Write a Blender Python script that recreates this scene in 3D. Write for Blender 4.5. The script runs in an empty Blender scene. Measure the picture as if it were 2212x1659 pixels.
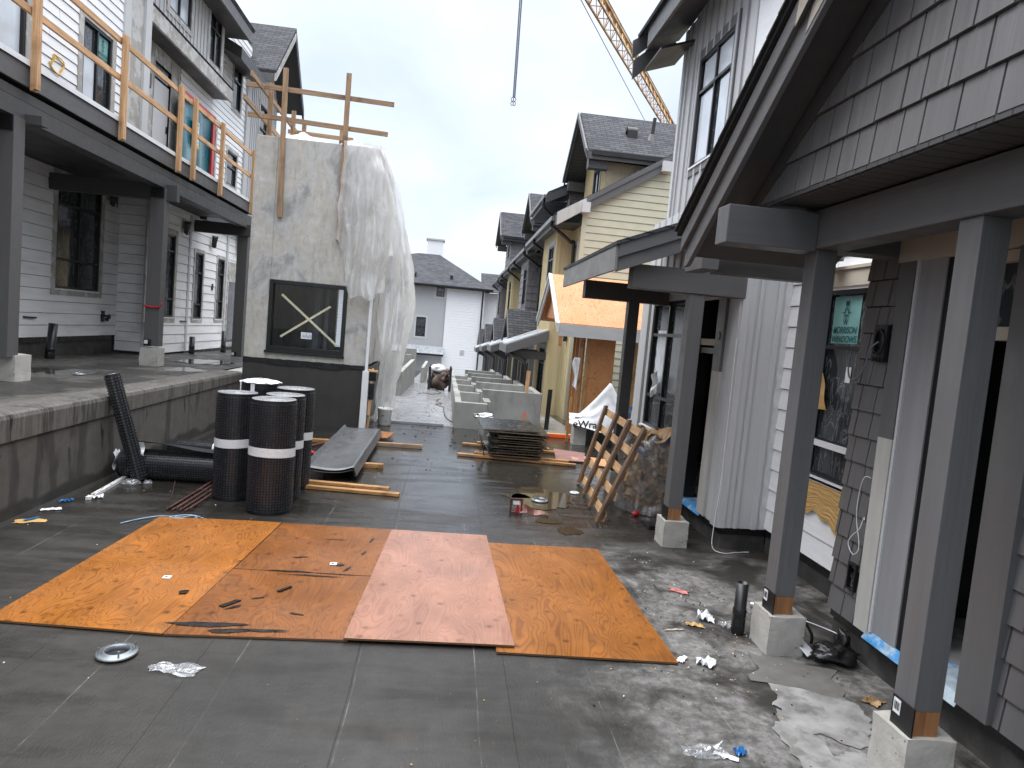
import bpy, math, random
from mathutils import Vector, Matrix, Euler, noise as mnoise
R = math.radians
SC = bpy.context.scene
COL = SC.collection
# ------------------------------------------------------------------ camera
cam_d = bpy.data.cameras.new('camera'); cam = bpy.data.objects.new('camera', cam_d); COL.objects.link(cam)
cam_d.sensor_width = 36; cam_d.lens = 36*1450/2212; cam_d.clip_start = .05; cam_d.clip_end = 2000
cam.location = (0, 0, 2.25)
cam.rotation_euler = (1.4928442592469053, -0.08948705838585737, -0.09354859896764849)
SC.camera = cam
# ------------------------------------------------------------------ sky, sun, exposure
SUN_EL, SUN_ROT = R(60), R(285)
wd = bpy.data.worlds.new('World'); SC.world = wd; wd.use_nodes = True
nt = wd.node_tree; N = nt.nodes; Lk = nt.links; N.clear()
def wn(t, **k):
    n = N.new(t)
    for a, b in k.items(): setattr(n, a, b)
    return n
out = wn('ShaderNodeOutputWorld'); add = wn('ShaderNodeAddShader')
sky = wn('ShaderNodeTexSky', sky_type='NISHITA'); sky.sun_disc = False; sky.sun_elevation = SUN_EL; sky.sun_rotation = SUN_ROT
bg1 = wn('ShaderNodeBackground'); bg1.inputs[1].default_value = .05; Lk.new(sky.outputs[0], bg1.inputs[0])
tc = wn('ShaderNodeTexCoord'); sep = wn('ShaderNodeSeparateXYZ'); Lk.new(tc.outputs['Generated'], sep.inputs[0])
mz = wn('ShaderNodeMath', operation='MAXIMUM'); mz.inputs[1].default_value = 0; Lk.new(sep.outputs[2], mz.inputs[0])
ma = wn('ShaderNodeMath', operation='ADD'); ma.inputs[1].default_value = .22; Lk.new(mz.outputs[0], ma.inputs[0])
dv = wn('ShaderNodeVectorMath', operation='DIVIDE'); cmb = wn('ShaderNodeCombineXYZ')
for i in range(3): Lk.new(ma.outputs[0], cmb.inputs[i])
Lk.new(tc.outputs['Generated'], dv.inputs[0]); Lk.new(cmb.outputs[0], dv.inputs[1])
mp = wn('ShaderNodeMapping'); mp.inputs['Scale'].default_value = (1.5, 1.0, .6); mp.inputs['Location'].default_value = (.7, .2, 0)
Lk.new(dv.outputs[0], mp.inputs[0])
nz = wn('ShaderNodeTexNoise'); nz.inputs['Scale'].default_value = 1.1; nz.inputs['Detail'].default_value = 8; nz.inputs['Roughness'].default_value = .5; nz.inputs['Distortion'].default_value = .3
Lk.new(mp.outputs[0], nz.inputs[0])
cr = wn('ShaderNodeValToRGB'); e = cr.color_ramp.elements
e[0].position = .34; e[0].color = (.64, .665, .72, 1); e[1].position = .66; e[1].color = (.945, .95, .965, 1)
Lk.new(nz.outputs[0], cr.inputs[0])
gr = wn('ShaderNodeMapRange'); gr.inputs[1].default_value = 0; gr.inputs[2].default_value = 1; gr.inputs[3].default_value = .41; gr.inputs[4].default_value = .80
Lk.new(mz.outputs[0], gr.inputs[0])
g2 = wn('ShaderNodeMapRange', interpolation_type='SMOOTHSTEP'); g2.inputs[1].default_value = .50; g2.inputs[2].default_value = .92; g2.inputs[3].default_value = 0; g2.inputs[4].default_value = 3.1
Lk.new(mz.outputs[0], g2.inputs[0]); ga = wn('ShaderNodeMath', operation='ADD'); Lk.new(gr.outputs[0], ga.inputs[0]); Lk.new(g2.outputs[0], ga.inputs[1])
bg2 = wn('ShaderNodeBackground'); Lk.new(cr.outputs[0], bg2.inputs[0]); Lk.new(ga.outputs[0], bg2.inputs[1])
Lk.new(bg1.outputs[0], add.inputs[0]); Lk.new(bg2.outputs[0], add.inputs[1]); Lk.new(add.outputs[0], out.inputs[0])
sd = bpy.data.lights.new('sun', 'SUN'); sd.energy = 1.0; sd.angle = R(45); sd.color = (1, .97, .93)
so = bpy.data.objects.new('sun', sd); COL.objects.link(so); so.rotation_euler = (R(90)-SUN_EL, 0, R(180)-SUN_ROT)
SC.view_settings.view_transform = 'Standard'; SC.view_settings.look = 'None'; SC.view_settings.gamma = 1
SC.view_settings.exposure = 0.82
SC.render.engine = 'CYCLES'

# ================================================================== helpers
WL = {}
class MB:
    def __init__(s): s.v = []; s.f = []; s.m = []; s.cur = 0; s.sm = []; s.smooth = False
    def face(s, pts):
        i = len(s.v); s.v += [tuple(p) for p in pts]; s.f.append(tuple(range(i, i+len(pts)))); s.m.append(s.cur); s.sm.append(s.smooth)
    def add(s, vs, fs):
        i = len(s.v); s.v += [tuple(p) for p in vs]
        for f in fs: s.f.append(tuple(j+i for j in f)); s.m.append(s.cur); s.sm.append(s.smooth)
    def hexa(s, p):   # 8 pts: bottom 4, top 4
        s.add(p, [(0,3,2,1),(4,5,6,7),(0,1,5,4),(1,2,6,5),(2,3,7,6),(3,0,4,7)])
    def box(s, x0, x1, y0, y1, z0, z1):
        s.hexa([(x0,y0,z0),(x1,y0,z0),(x1,y1,z0),(x0,y1,z0),(x0,y0,z1),(x1,y0,z1),(x1,y1,z1),(x0,y1,z1)])
    def pbox(s, P, u0, u1, d0, d1, z0, z1):
        s.hexa([P(u0,d0,z0),P(u1,d0,z0),P(u1,d1,z0),P(u0,d1,z0),P(u0,d0,z1),P(u1,d0,z1),P(u1,d1,z1),P(u0,d1,z1)])
    def beam(s, p0, p1, w, h, up=(0,0,1), roll=0):
        p0 = Vector(p0); p1 = Vector(p1); d = (p1-p0).normalized(); u = Vector(up)
        sd_ = d.cross(u)
        if sd_.length < 1e-4: sd_ = d.cross(Vector((0,1,0)))
        sd_.normalize(); u = sd_.cross(d).normalized()
        if roll:
            m = Matrix.Rotation(roll, 3, d); sd_ = m @ sd_; u = m @ u
        a = sd_*w/2; b = u*h/2
        s.hexa([p0-a-b, p0+a-b, p1+a-b, p1-a-b, p0-a+b, p0+a+b, p1+a+b, p1-a+b])
    def prism(s, poly, vec):
        n = len(poly); vec = Vector(vec); a = [Vector(p) for p in poly]; b = [p+vec for p in a]
        fs = [tuple(range(n))[::-1], tuple(range(n, 2*n))]+[(i,(i+1)%n,n+(i+1)%n,n+i) for i in range(n)]
        s.add(a+b, fs)
    def cyl(s, p0, p1, r0, r1=None, n=16, cap=True):
        r1 = r0 if r1 is None else r1
        p0 = Vector(p0); p1 = Vector(p1); d = (p1-p0).normalized(); q = d.to_track_quat('Z','Y')
        vs = []
        for p, r in ((p0,r0),(p1,r1)):
            for i in range(n):
                t = 2*math.pi*i/n; vs.append(p+q@Vector((r*math.cos(t), r*math.sin(t), 0)))
        fs = [(i,(i+1)%n,n+(i+1)%n,n+i) for i in range(n)]
        sm = s.smooth; s.smooth = True; s.add(vs, fs); s.smooth = sm
        if cap: s.add(vs[:n], [tuple(range(n))[::-1]]); s.add(vs[n:], [tuple(range(n))])
    def tube(s, pts, r, n=8, cap=True):
        pts = [Vector(p) for p in pts]; vs = []; q = None
        for k, p in enumerate(pts):
            d = (pts[min(k+1,len(pts)-1)]-pts[max(k-1,0)]).normalized()
            q = d.to_track_quat('Z','Y') if q is None else (q.to_matrix().col[2].rotation_difference(d) @ q)
            rr = r[k] if isinstance(r, (list,tuple)) else r
            for i in range(n):
                t = 2*math.pi*i/n; vs.append(p+q@Vector((rr*math.cos(t), rr*math.sin(t), 0)))
        fs = []
        for k in range(len(pts)-1):
            for i in range(n): fs.append((k*n+i, k*n+(i+1)%n, (k+1)*n+(i+1)%n, (k+1)*n+i))
        sm = s.smooth; s.smooth = True; s.add(vs, fs); s.smooth = sm
        if cap: s.add(vs[:n], [tuple(range(n))[::-1]]); s.add(vs[-n:], [tuple(range(n))])
    def grid(s, fn, nu, nv, smooth=True):
        vs = [fn(i/nu, j/nv) for j in range(nv+1) for i in range(nu+1)]
        fs = [(j*(nu+1)+i, j*(nu+1)+i+1, (j+1)*(nu+1)+i+1, (j+1)*(nu+1)+i) for j in range(nv) for i in range(nu)]
        sm = s.smooth; s.smooth = smooth; s.add(vs, fs); s.smooth = sm
    def lathe(s, prof, c=(0,0,0), n=24):
        vs = []; c = Vector(c)
        for r, z in prof:
            for i in range(n):
                t = 2*math.pi*i/n; vs.append(c+Vector((r*math.cos(t), r*math.sin(t), z)))
        fs = [(k*n+i, k*n+(i+1)%n, (k+1)*n+(i+1)%n, (k+1)*n+i) for k in range(len(prof)-1) for i in range(n)]
        sm = s.smooth; s.smooth = True; s.add(vs, fs); s.smooth = sm
def mk(name, mb, mats, off=(0,0,0), bevel=0, sub=0, solid=0):
    off = Vector(off); me = bpy.data.meshes.new(name)
    me.from_pydata([tuple(Vector(p)-off) for p in mb.v], [], mb.f)
    mats = mats if isinstance(mats, (list,tuple)) else [mats]
    for m in mats: me.materials.append(m)
    for p, mi, sm in zip(me.polygons, mb.m, mb.sm): p.material_index = min(mi, len(mats)-1); p.use_smooth = sm
    me.update(); o = bpy.data.objects.new(name, me); COL.objects.link(o)
    if solid: md = o.modifiers.new('t','SOLIDIFY'); md.thickness = solid; md.offset = 0
    if bevel: md = o.modifiers.new('b','BEVEL'); md.width = bevel; md.segments = 2; md.limit_method = 'ANGLE'; md.angle_limit = R(40)
    if sub: md = o.modifiers.new('s','SUBSURF'); md.levels = sub; md.render_levels = sub
    return o
def tag(o, label=None, cat=None, group=None, kind=None):
    if label: o['label'] = label
    if cat: o['category'] = cat
    if group: o['group'] = group
    if kind: o['kind'] = kind
    return o
def thing(name, label, cat, loc=(0,0,0), rot=(0,0,0), group=None):
    o = bpy.data.objects.new(name, None); COL.objects.link(o); o.location = loc; o.rotation_euler = rot; o.empty_display_size = .1
    WL[o.name] = Vector(loc); return tag(o, label, cat, group)
def part(name, mb, mats, parent, local=False, label=None, **k):
    off = Vector((0,0,0)) if local else WL.get(parent.name, Vector((0,0,0)))
    o = mk(name, mb, mats, off, **k); o.parent = parent; WL[o.name] = off
    if label: o['label'] = label
    return o
def solo(name, mb, mats, label, cat, loc=(0,0,0), rot=(0,0,0), group=None, local=False, **k):
    o = mk(name, mb, mats, (0,0,0) if local else loc, **k); o.location = loc; o.rotation_euler = rot; WL[o.name] = Vector(loc)
    return tag(o, label, cat, group)
def struct(name, mb, mats, kind='structure', **k): return tag(mk(name, mb, mats, **k), kind=kind)
def dup(root, loc, rot=None, label=None):
    def cp(o, par):
        c = o.copy(); COL.objects.link(c)
        if par: c.parent = par
        for ch in list(o.children): cp(ch, c)
        return c
    r = cp(root, None); r.location = loc; WL[r.name] = Vector(loc)
    if rot is not None: r.rotation_euler = rot
    if label: r['label'] = label
    return r
def XN(v): return lambda u, d, z: (v-d, u, z)      # wall on plane X=v that looks towards -X
def XP(v): return lambda u, d, z: (v+d, u, z)      # looks towards +X
def YN(v): return lambda u, d, z: (u, v-d, z)      # looks towards the camera
def sub_rects(r, holes):
    rs = [r]
    for h in holes:
        o = []
        for a in rs:
            u0, u1, z0, z1 = a; hu0, hu1, hz0, hz1 = h
            if hu1 <= u0 or hu0 >= u1 or hz1 <= z0 or hz0 >= z1: o.append(a); continue
            if hu0 > u0: o.append((u0, hu0, z0, z1))
            if hu1 < u1: o.append((hu1, u1, z0, z1))
            a0, a1 = max(u0,hu0), min(u1,hu1)
            if hz0 > z0: o.append((a0, a1, z0, hz0))
            if hz1 < z1: o.append((a0, a1, hz1, z1))
        rs = o
    return rs
def clip(poly, planes):
    for a, b, c in planes:
        o = []
        for i in range(len(poly)):
            p, q = poly[i], poly[(i+1)%len(poly)]; fp = a*p[0]+b*p[1]-c; fq = a*q[0]+b*q[1]-c
            if fp <= 0: o.append(p)
            if (fp < 0 < fq) or (fq < 0 < fp):
                t = fp/(fp-fq); o.append((p[0]+(q[0]-p[0])*t, p[1]+(q[1]-p[1])*t))
        poly = o
        if len(poly) < 3: return None
    return poly
def flat(mb, P, u0, u1, z0, z1, holes=(), d=0, planes=()):
    for a in sub_rects((u0,u1,z0,z1), holes):
        p = clip([(a[0],a[2]),(a[1],a[2]),(a[1],a[3]),(a[0],a[3])], planes)
        if p: mb.face([P(x,d,z) for x, z in p])
def lap(mb, P, u0, u1, z0, z1, course=.17, holes=(), lip=.016, planes=(), rng=None, gap=.011):
    n = max(1, round((z1-z0)/course)); c = (z1-z0)/n
    for k in range(n):
        a = z0+k*c; zt_ = a+c-gap
        cells = [(u0,u1,a,zt_)]
        if rng:
            j = u0+rng.uniform(.8, 3.6); cells = []; s = u0
            while j < u1: cells.append((s, j-.003, a, zt_)); s = j; j += 3.6
            cells.append((s, u1, a, zt_))
        for cell in cells:
            dl = rng.uniform(-.001,.001) if rng else 0
            for r in sub_rects(cell, holes):
                p = clip([(r[0],r[2]),(r[1],r[2]),(r[1],r[3]),(r[0],r[3])], planes)
                if not p: continue
                D = lambda z: .004+dl+lip*(1-(z-a)/c)
                mb.face([P(x, D(z), z) for x, z in p])
                zm = min(z for x, z in p); zM = max(z for x, z in p)
                for zz, e in ((zm,1),(zM,-1)):
                    us = [x for x, z in p if abs(z-zz) < 1e-6]
                    if len(us) >= 2: mb.face([P(min(us),-.02,zz),P(max(us),-.02,zz),P(max(us),D(zz),zz),P(min(us),D(zz),zz)])
    c0 = mb.cur; mb.cur = 1; flat(mb, P, u0, u1, z0, z1, holes, -.02, planes); mb.cur = c0  # black groove back: caulk gap plus painted contact shade under each course
def shakes(mb, P, u0, u1, z0, z1, course=.24, holes=(), wmin=.13, wmax=.3, seed=1, lip=.020, planes=(), gap=.013):
    g = random.Random(seed); n = max(1, round((z1-z0)/course)); c = (z1-z0)/n
    for k in range(n):
        a = z0+k*c; s = u0-g.uniform(0, wmax)
        while s < u1:
            w = g.uniform(wmin, wmax); dd = g.uniform(0,.003); lo = g.uniform(-.003,.001)
            A, B = max(s,u0), min(s+w-gap,u1); zq = a+c-.008; s += w
            if B-A < .01: continue
            for r in sub_rects((A,B,a+lo,zq), holes):
                p = clip([(r[0],r[2]),(r[1],r[2]),(r[1],r[3]),(r[0],r[3])], planes)
                if not p: continue
                D = lambda z: .003+dd+lip*(1-(z-a)/c)
                f = [P(x, D(z), z) for x, z in p]; b = [P(x, -.03, z) for x, z in p]
                mb.face(f)
                for i in range(len(p)): mb.face([b[i], b[(i+1)%len(p)], f[(i+1)%len(p)], f[i]])
    c0 = mb.cur; mb.cur = 1; flat(mb, P, u0, u1, z0, z1, holes, -.031, planes); mb.cur = c0
def battens(mb, P, u0, u1, z0, z1, sp=.3, holes=(), w=.045, d=.02, planes=(), top=None):
    flat(mb, P, u0, u1, z0, z1, holes, 0, planes)
    u = u0+sp/2
    while u < u1-w/2:
        for a in sub_rects((u-w/2,u+w/2,z0,z1), holes):
            z1c = a[3]
            if top: z1c = min(z1c, top(u))
            if z1c > a[2]: mb.pbox(P, a[0], a[1], -.002, d, a[2], z1c)
        u += sp

# ================================================================== materials
MC = {}
def mat(name, col, rough=.6, var=.18, scale=4, bump=.1, bscale=60, st=(1,1,1), spec=.5, metal=0, col2=None, c2pos=(.45,.6), c2scale=2.0, rvar=.1, coat=0, fn=None, c2st=(1,1,1)):
    m = bpy.data.materials.new(name); m.use_nodes = True; t = m.node_tree; b = t.nodes['Principled BSDF']
    def n(ty, **k):
        x = t.nodes.new(ty)
        for a, v in k.items(): setattr(x, a, v)
        return x
    L = t.links.new
    co = n('ShaderNodeTexCoord'); mp_ = n('ShaderNodeMapping'); mp_.inputs['Scale'].default_value = st; L(co.outputs['Object'], mp_.inputs[0])
    n1 = n('ShaderNodeTexNoise'); n1.inputs['Scale'].default_value = scale; n1.inputs['Detail'].default_value = 6; L(mp_.outputs[0], n1.inputs[0])
    r1 = n('ShaderNodeMapRange'); r1.inputs[1].default_value = .3; r1.inputs[2].default_value = .7; r1.inputs[3].default_value = 1-var; r1.inputs[4].default_value = 1+var; L(n1.outputs[0], r1.inputs[0])
    mul = n('ShaderNodeVectorMath', operation='SCALE'); L(r1.outputs[0], mul.inputs['Scale'])
    src = None
    if col2:
        mp2 = n('ShaderNodeMapping'); mp2.inputs['Scale'].default_value = c2st; L(co.outputs['Object'], mp2.inputs[0])
        n2 = n('ShaderNodeTexNoise'); n2.inputs['Scale'].default_value = c2scale; n2.inputs['Detail'].default_value = 7; n2.inputs['Roughness'].default_value = .6; L(mp2.outputs[0], n2.inputs[0])
        r2 = n('ShaderNodeMapRange', interpolation_type='SMOOTHSTEP'); r2.inputs[1].default_value = c2pos[0]; r2.inputs[2].default_value = c2pos[1]; L(n2.outputs[0], r2.inputs[0])
        mx = n('ShaderNodeMix', data_type='RGBA'); mx.inputs[6].default_value = (*col,1); mx.inputs[7].default_value = (*col2,1); L(r2.outputs[0], mx.inputs[0])
        src = mx.outputs[2]
    if fn:
        src = fn(t, n, L, co, src, col, b)
    if src is not None: L(src, mul.inputs[0])
    else: mul.inputs[0].default_value = col
    L(mul.outputs[0], b.inputs['Base Color'])
    b.inputs['Roughness'].default_value = rough; b.inputs['Specular IOR Level'].default_value = spec; b.inputs['Metallic'].default_value = metal
    b.inputs['Coat Weight'].default_value = coat; b.inputs['Coat Roughness'].default_value = .15
    if rvar and not b.inputs['Roughness'].is_linked:
        r3 = n('ShaderNodeMapRange'); r3.inputs[1].default_value = .3; r3.inputs[2].default_value = .7; r3.inputs[3].default_value = max(.02,rough-rvar); r3.inputs[4].default_value = min(1,rough+rvar)
        n3 = n('ShaderNodeTexNoise'); n3.inputs['Scale'].default_value = scale*.6; n3.inputs['Detail'].default_value = 4; L(co.outputs['Object'], n3.inputs[0]); L(n3.outputs[0], r3.inputs[0]); L(r3.outputs[0], b.inputs['Roughness'])
    if bump:
        nb = n('ShaderNodeTexNoise'); nb.inputs['Scale'].default_value = bscale; nb.inputs['Detail'].default_value = 4; L(mp_.outputs[0], nb.inputs[0])
        bp = n('ShaderNodeBump'); bp.inputs['Strength'].default_value = bump; bp.inputs['Distance'].default_value = .01; L(nb.outputs[0], bp.inputs['Height'])
        if not b.inputs['Normal'].is_linked: L(bp.outputs[0], b.inputs['Normal'])
    return m
AX = {'x': (.08,1,1), 'y': (1,.08,1), 'z': (1,1,.08)}
def paint(name, col, ax='z', **k):
    kw = dict(rough=.5, var=.07, scale=14, bump=.12, bscale=50, st=AX[ax]); kw.update(k); return mat(name, col, **kw)
def lumber(name, col, ax, col2=None, **k):
    kw = dict(rough=.65, var=.28, scale=26, bump=.2, bscale=70, st=AX[ax], c2scale=3.0, c2pos=(.5,.75)); kw.update(k)
    return mat(name, col, col2=col2 or tuple(c*.55 for c in col), **kw)
def ply_fn(dark, stain=None, knots=True, rot=False, gs=1.0, sf=.45, mixf=.38):
    def fn(t, n, L, co, src, col, b):
        mp_ = n('ShaderNodeMapping'); mp_.inputs['Scale'].default_value = (3.2*gs, .85*gs, 1) if not rot else (.85*gs, 1, 3.2*gs); L(co.outputs['Object'], mp_.inputs[0])
        ns = n('ShaderNodeTexNoise'); ns.inputs['Scale'].default_value = 1.0; ns.inputs['Detail'].default_value = 2.5; ns.inputs['Roughness'].default_value = .5; ns.inputs['Distortion'].default_value = .7; L(mp_.outputs[0], ns.inputs[0])
        m1 = n('ShaderNodeMath', operation='MULTIPLY'); m1.inputs[1].default_value = 26; L(ns.outputs[0], m1.inputs[0])
        fr = n('ShaderNodeMath', operation='FRACT'); L(m1.outputs[0], fr.inputs[0])
        rp = n('ShaderNodeValToRGB'); e = rp.color_ramp.elements; e[0].position = 0; e[0].color = (*dark,1); e[1].position = .34; e[1].color = (*col,1)
        el = rp.color_ramp.elements.new(.82); el.color = tuple(c*.88 for c in col)+(1,); el = rp.color_ramp.elements.new(1); el.color = (*dark,1)
        L(fr.outputs[0], rp.inputs[0]); srcc = rp.outputs[0]
        m0 = n('ShaderNodeMix', data_type='RGBA'); m0.inputs[0].default_value = mixf; L(srcc, m0.inputs[6]); m0.inputs[7].default_value = (*col,1); srcc = m0.outputs[2]
        if knots:
            vo = n('ShaderNodeTexVoronoi'); vo.inputs['Scale'].default_value = 5.5; vo.inputs['Randomness'].default_value = .7; L(co.outputs['Object'], vo.inputs[0])
            kr = n('ShaderNodeMapRange', interpolation_type='SMOOTHSTEP'); kr.inputs[1].default_value = .03; kr.inputs[2].default_value = .22; kr.inputs[3].default_value = .75; kr.inputs[4].default_value = 0; L(vo.outputs['Distance'], kr.inputs[0])
            mk_ = n('ShaderNodeMix', data_type='RGBA'); L(kr.outputs[0], mk_.inputs[0]); L(srcc, mk_.inputs[6]); mk_.inputs[7].default_value = (*[c*.5 for c in dark],1); srcc = mk_.outputs[2]
        if stain:
            s1 = n('ShaderNodeTexNoise'); s1.inputs['Scale'].default_value = 2.2; s1.inputs['Detail'].default_value = 9; s1.inputs['Roughness'].default_value = .65; L(co.outputs['Object'], s1.inputs[0])
            sr = n('ShaderNodeMapRange', interpolation_type='SMOOTHSTEP'); sr.inputs[1].default_value = .52; sr.inputs[2].default_value = .72; sr.inputs[4].default_value = sf; L(s1.outputs[0], sr.inputs[0])
            ms = n('ShaderNodeMix', data_type='RGBA'); L(sr.outputs[0], ms.inputs[0]); L(srcc, ms.inputs[6]); ms.inputs[7].default_value = (*stain,1); srcc = ms.outputs[2]
        return srcc
    return fn
def ground_fn(base2, seams=True, dust=True, wetlo=.12, wethi=.5):
    def fn(t, n, L, co, src, col, b):
        sp = n('ShaderNodeSeparateXYZ'); L(co.outputs['Object'], sp.inputs[0])
        def mth(op, a, c=None, d=None):
            q = n('ShaderNodeMath', operation=op)
            for i, w in enumerate((a, c, d)):
                if w is None: continue
                if isinstance(w, (int,float)): q.inputs[i].default_value = w
                else: L(w, q.inputs[i])
            return q.outputs[0]
        def noi(s, det=5, rgh=.55, st=None, dist=0):
            x = n('ShaderNodeTexNoise'); x.inputs['Scale'].default_value = s; x.inputs['Detail'].default_value = det; x.inputs['Roughness'].default_value = rgh; x.inputs['Distortion'].default_value = dist
            if st:
                q = n('ShaderNodeMapping'); q.inputs['Scale'].default_value = st; L(co.outputs['Object'], q.inputs[0]); L(q.outputs[0], x.inputs[0])
            else: L(co.outputs['Object'], x.inputs[0])
            return x.outputs[0]
        def mr(v, a, c, d=0, e_=1):
            q = n('ShaderNodeMapRange', interpolation_type='SMOOTHSTEP'); q.inputs[1].default_value = a; q.inputs[2].default_value = c; q.inputs[3].default_value = d; q.inputs[4].default_value = e_; L(v, q.inputs[0]); return q.outputs[0]
        def mix(f, a, c):
            q = n('ShaderNodeMix', data_type='RGBA')
            if isinstance(f, float): q.inputs[0].default_value = f
            else: L(f, q.inputs[0])
            for i, w in ((6,a),(7,c)):
                if isinstance(w, tuple): q.inputs[i].default_value = (*w,1)
                else: L(w, q.inputs[i])
            return q.outputs[2]
        X_, Y_ = sp.outputs[0], sp.outputs[1]
        big = noi(.55, 5, .6); c = mix(mr(big,.35,.65), col, base2)
        streak = noi(2.0, 5, .6, (.5,2.2,1)); 
        h = noi(70, 3, .5, (1,.35,1))
        if seams:
            # lap seams along the street, cross laps staggered strip by strip
            wob = mth('MULTIPLY', noi(.8,2), .05)
            xs = mth('ADD', mth('ADD', X_, .40), wob)
            br = n('ShaderNodeTexBrick'); cb = n('ShaderNodeCombineXYZ'); L(Y_, cb.inputs[0]); L(xs, cb.inputs[1]); L(cb.outputs[0], br.inputs[0])
            br.inputs['Scale'].default_value = 1; br.inputs['Mortar Size'].default_value = .0045; br.inputs['Mortar Smooth'].default_value = .6; br.inputs['Brick Width'].default_value = 7.3; br.inputs['Row Height'].default_value = .98; br.offset = .37; br.inputs['Bias'].default_value = -1
            sm_ = mth('MULTIPLY', br.outputs['Fac'], mr(noi(1.5,4), .35, .6, .25, .85)); c = mix(sm_, c, tuple(x*.25 for x in col))
            fx = mth('ABSOLUTE', mth('SUBTRACT', mth('FRACT', mth('MULTIPLY', mth('ADD', X_, wob), 1.31)), .5))
            ch = mth('MULTIPLY', mr(fx, .001, .007, 1, 0), mr(noi(1.3,8,.7), .44, .64, .02, .34)); c = mix(ch, c, (.36,.36,.36))
            h = mth('ADD', h, mth('MULTIPLY', br.outputs['Fac'], -.8))
        if dust:
            mk_ = mth('MULTIPLY', mr(X_, .5, 2.0), mth('MULTIPLY', mr(Y_, 7.8, 6.0), mth('MULTIPLY', mr(noi(1.3,8,.65,None,.4), .40, .60), mr(noi(11,10,.78), .36, .66, .3, 1))))
            c = mix(mth('MULTIPLY', mk_, .75), c, (.32,.31,.295))
            sp2 = mth('MULTIPLY', mr(noi(60,2), .73, .77), mr(X_, -2.5, 2.2, .05, .7)); c = mix(sp2, c, (.5,.49,.46))
        rg = mth('ADD', mr(streak, .3, .7, wetlo, wethi), mr(big, .3,.7, .12, -.06))
        if dust: rg = mth('ADD', mth('ADD', rg, mth('MULTIPLY', mk_, .3)), mr(Y_, 5.5, 9.5, .20, -.22))
        L(rg, b.inputs['Roughness'])
        bp = n('ShaderNodeBump'); bp.inputs['Strength'].default_value = .35; bp.inputs['Distance'].default_value = .006
        L(mth('ADD', h, mth('MULTIPLY', streak, .7)), bp.inputs['Height']); L(bp.outputs[0], b.inputs['Normal'])
        return c
    return fn
def shingle_fn(ax, row, colb, k=.6):
    def fn(t, n, L, co, src, col, b):
        sp = n('ShaderNodeSeparateXYZ'); L(co.outputs['Object'], sp.inputs[0]); cb = n('ShaderNodeCombineXYZ')
        L(sp.outputs[0 if ax == 'x' else 1], cb.inputs[0]); L(sp.outputs[2], cb.inputs[1])
        br = n('ShaderNodeTexBrick'); L(cb.outputs[0], br.inputs[0]); br.inputs['Scale'].default_value = 1; br.inputs['Brick Width'].default_value = .32; br.inputs['Row Height'].default_value = row
        br.inputs['Mortar Size'].default_value = .012; br.inputs['Mortar Smooth'].default_value = .3; br.inputs['Color1'].default_value = (*col,1); br.inputs['Color2'].default_value = (*colb,1); br.inputs['Mortar'].default_value = (*[c*.35 for c in col],1); br.inputs['Bias'].default_value = -.1
        bp = n('ShaderNodeBump'); bp.inputs['Strength'].default_value = k; bp.inputs['Distance'].default_value = .012; bp.invert = True; L(br.outputs['Fac'], bp.inputs['Height']); L(bp.outputs[0], b.inputs['Normal'])
        return br.outputs['Color']
    return fn
def grain_siding(name, col, **k):  return mat(name, col, rough=.45, var=.05, scale=3, bump=.22, bscale=9, st=(1.2,1.2,14), **k)

GREY = (.098,.0975,.099)
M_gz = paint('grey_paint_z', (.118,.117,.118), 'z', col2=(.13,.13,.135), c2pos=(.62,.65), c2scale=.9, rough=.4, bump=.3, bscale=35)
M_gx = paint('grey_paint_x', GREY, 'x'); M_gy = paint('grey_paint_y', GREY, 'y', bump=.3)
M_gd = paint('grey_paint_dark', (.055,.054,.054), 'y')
M_shake = mat('shake_siding', (.122,.119,.119), rough=.45, var=.1, scale=5, bump=.5, bscale=16, st=(1,1.6,.06), rvar=.12)
M_shake2 = mat('far_shake_siding', (.17,.165,.17), rough=.6, var=.1)
M_white = grain_siding('white_siding', (.80,.805,.815)); M_whiteL = mat('white_siding_streaked', (.80,.80,.80), rough=.45, var=.07, scale=3.5, bump=.15, bscale=12, st=(1,.35,3), col2=(.70,.70,.705), c2pos=(.5,.72), c2scale=1.6, c2st=(1,.5,2.5))
M_lg = paint('light_grey_board', (.50,.505,.51), 'z', bump=0, var=.025); M_lgh = paint('light_grey_wall', (.44,.445,.45), 'z', bump=0, var=.025)
M_prime = mat('primer_trim', (.45,.44,.41), rough=.7, var=.12, scale=9, st=(1,1,.2), bump=.15)
M_cream = mat('cream_trim', (.42,.38,.31), rough=.6, var=.1)
M_trimL = mat('taupe_trim', (.35,.335,.31), rough=.6, var=.12, scale=6, col2=(.46,.455,.44), c2pos=(.5,.56), c2scale=3)
M_black = mat('black_frame', (.008,.008,.009), rough=.35, var=.1, bump=0)
M_alu = mat('white_metal', (.72,.73,.74), rough=.35, var=.05, bump=0)
M_membw = mat('membrane_upstand', (.062,.058,.053), rough=.65, var=.25, scale=7, bump=.3, bscale=40, col2=(.035,.033,.031), c2pos=(.45,.6), c2scale=2.5)
M_blackm = mat('black_mastic', (.009,.009,.009), rough=.3, var=.3, scale=10, bump=.5, bscale=25)
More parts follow.
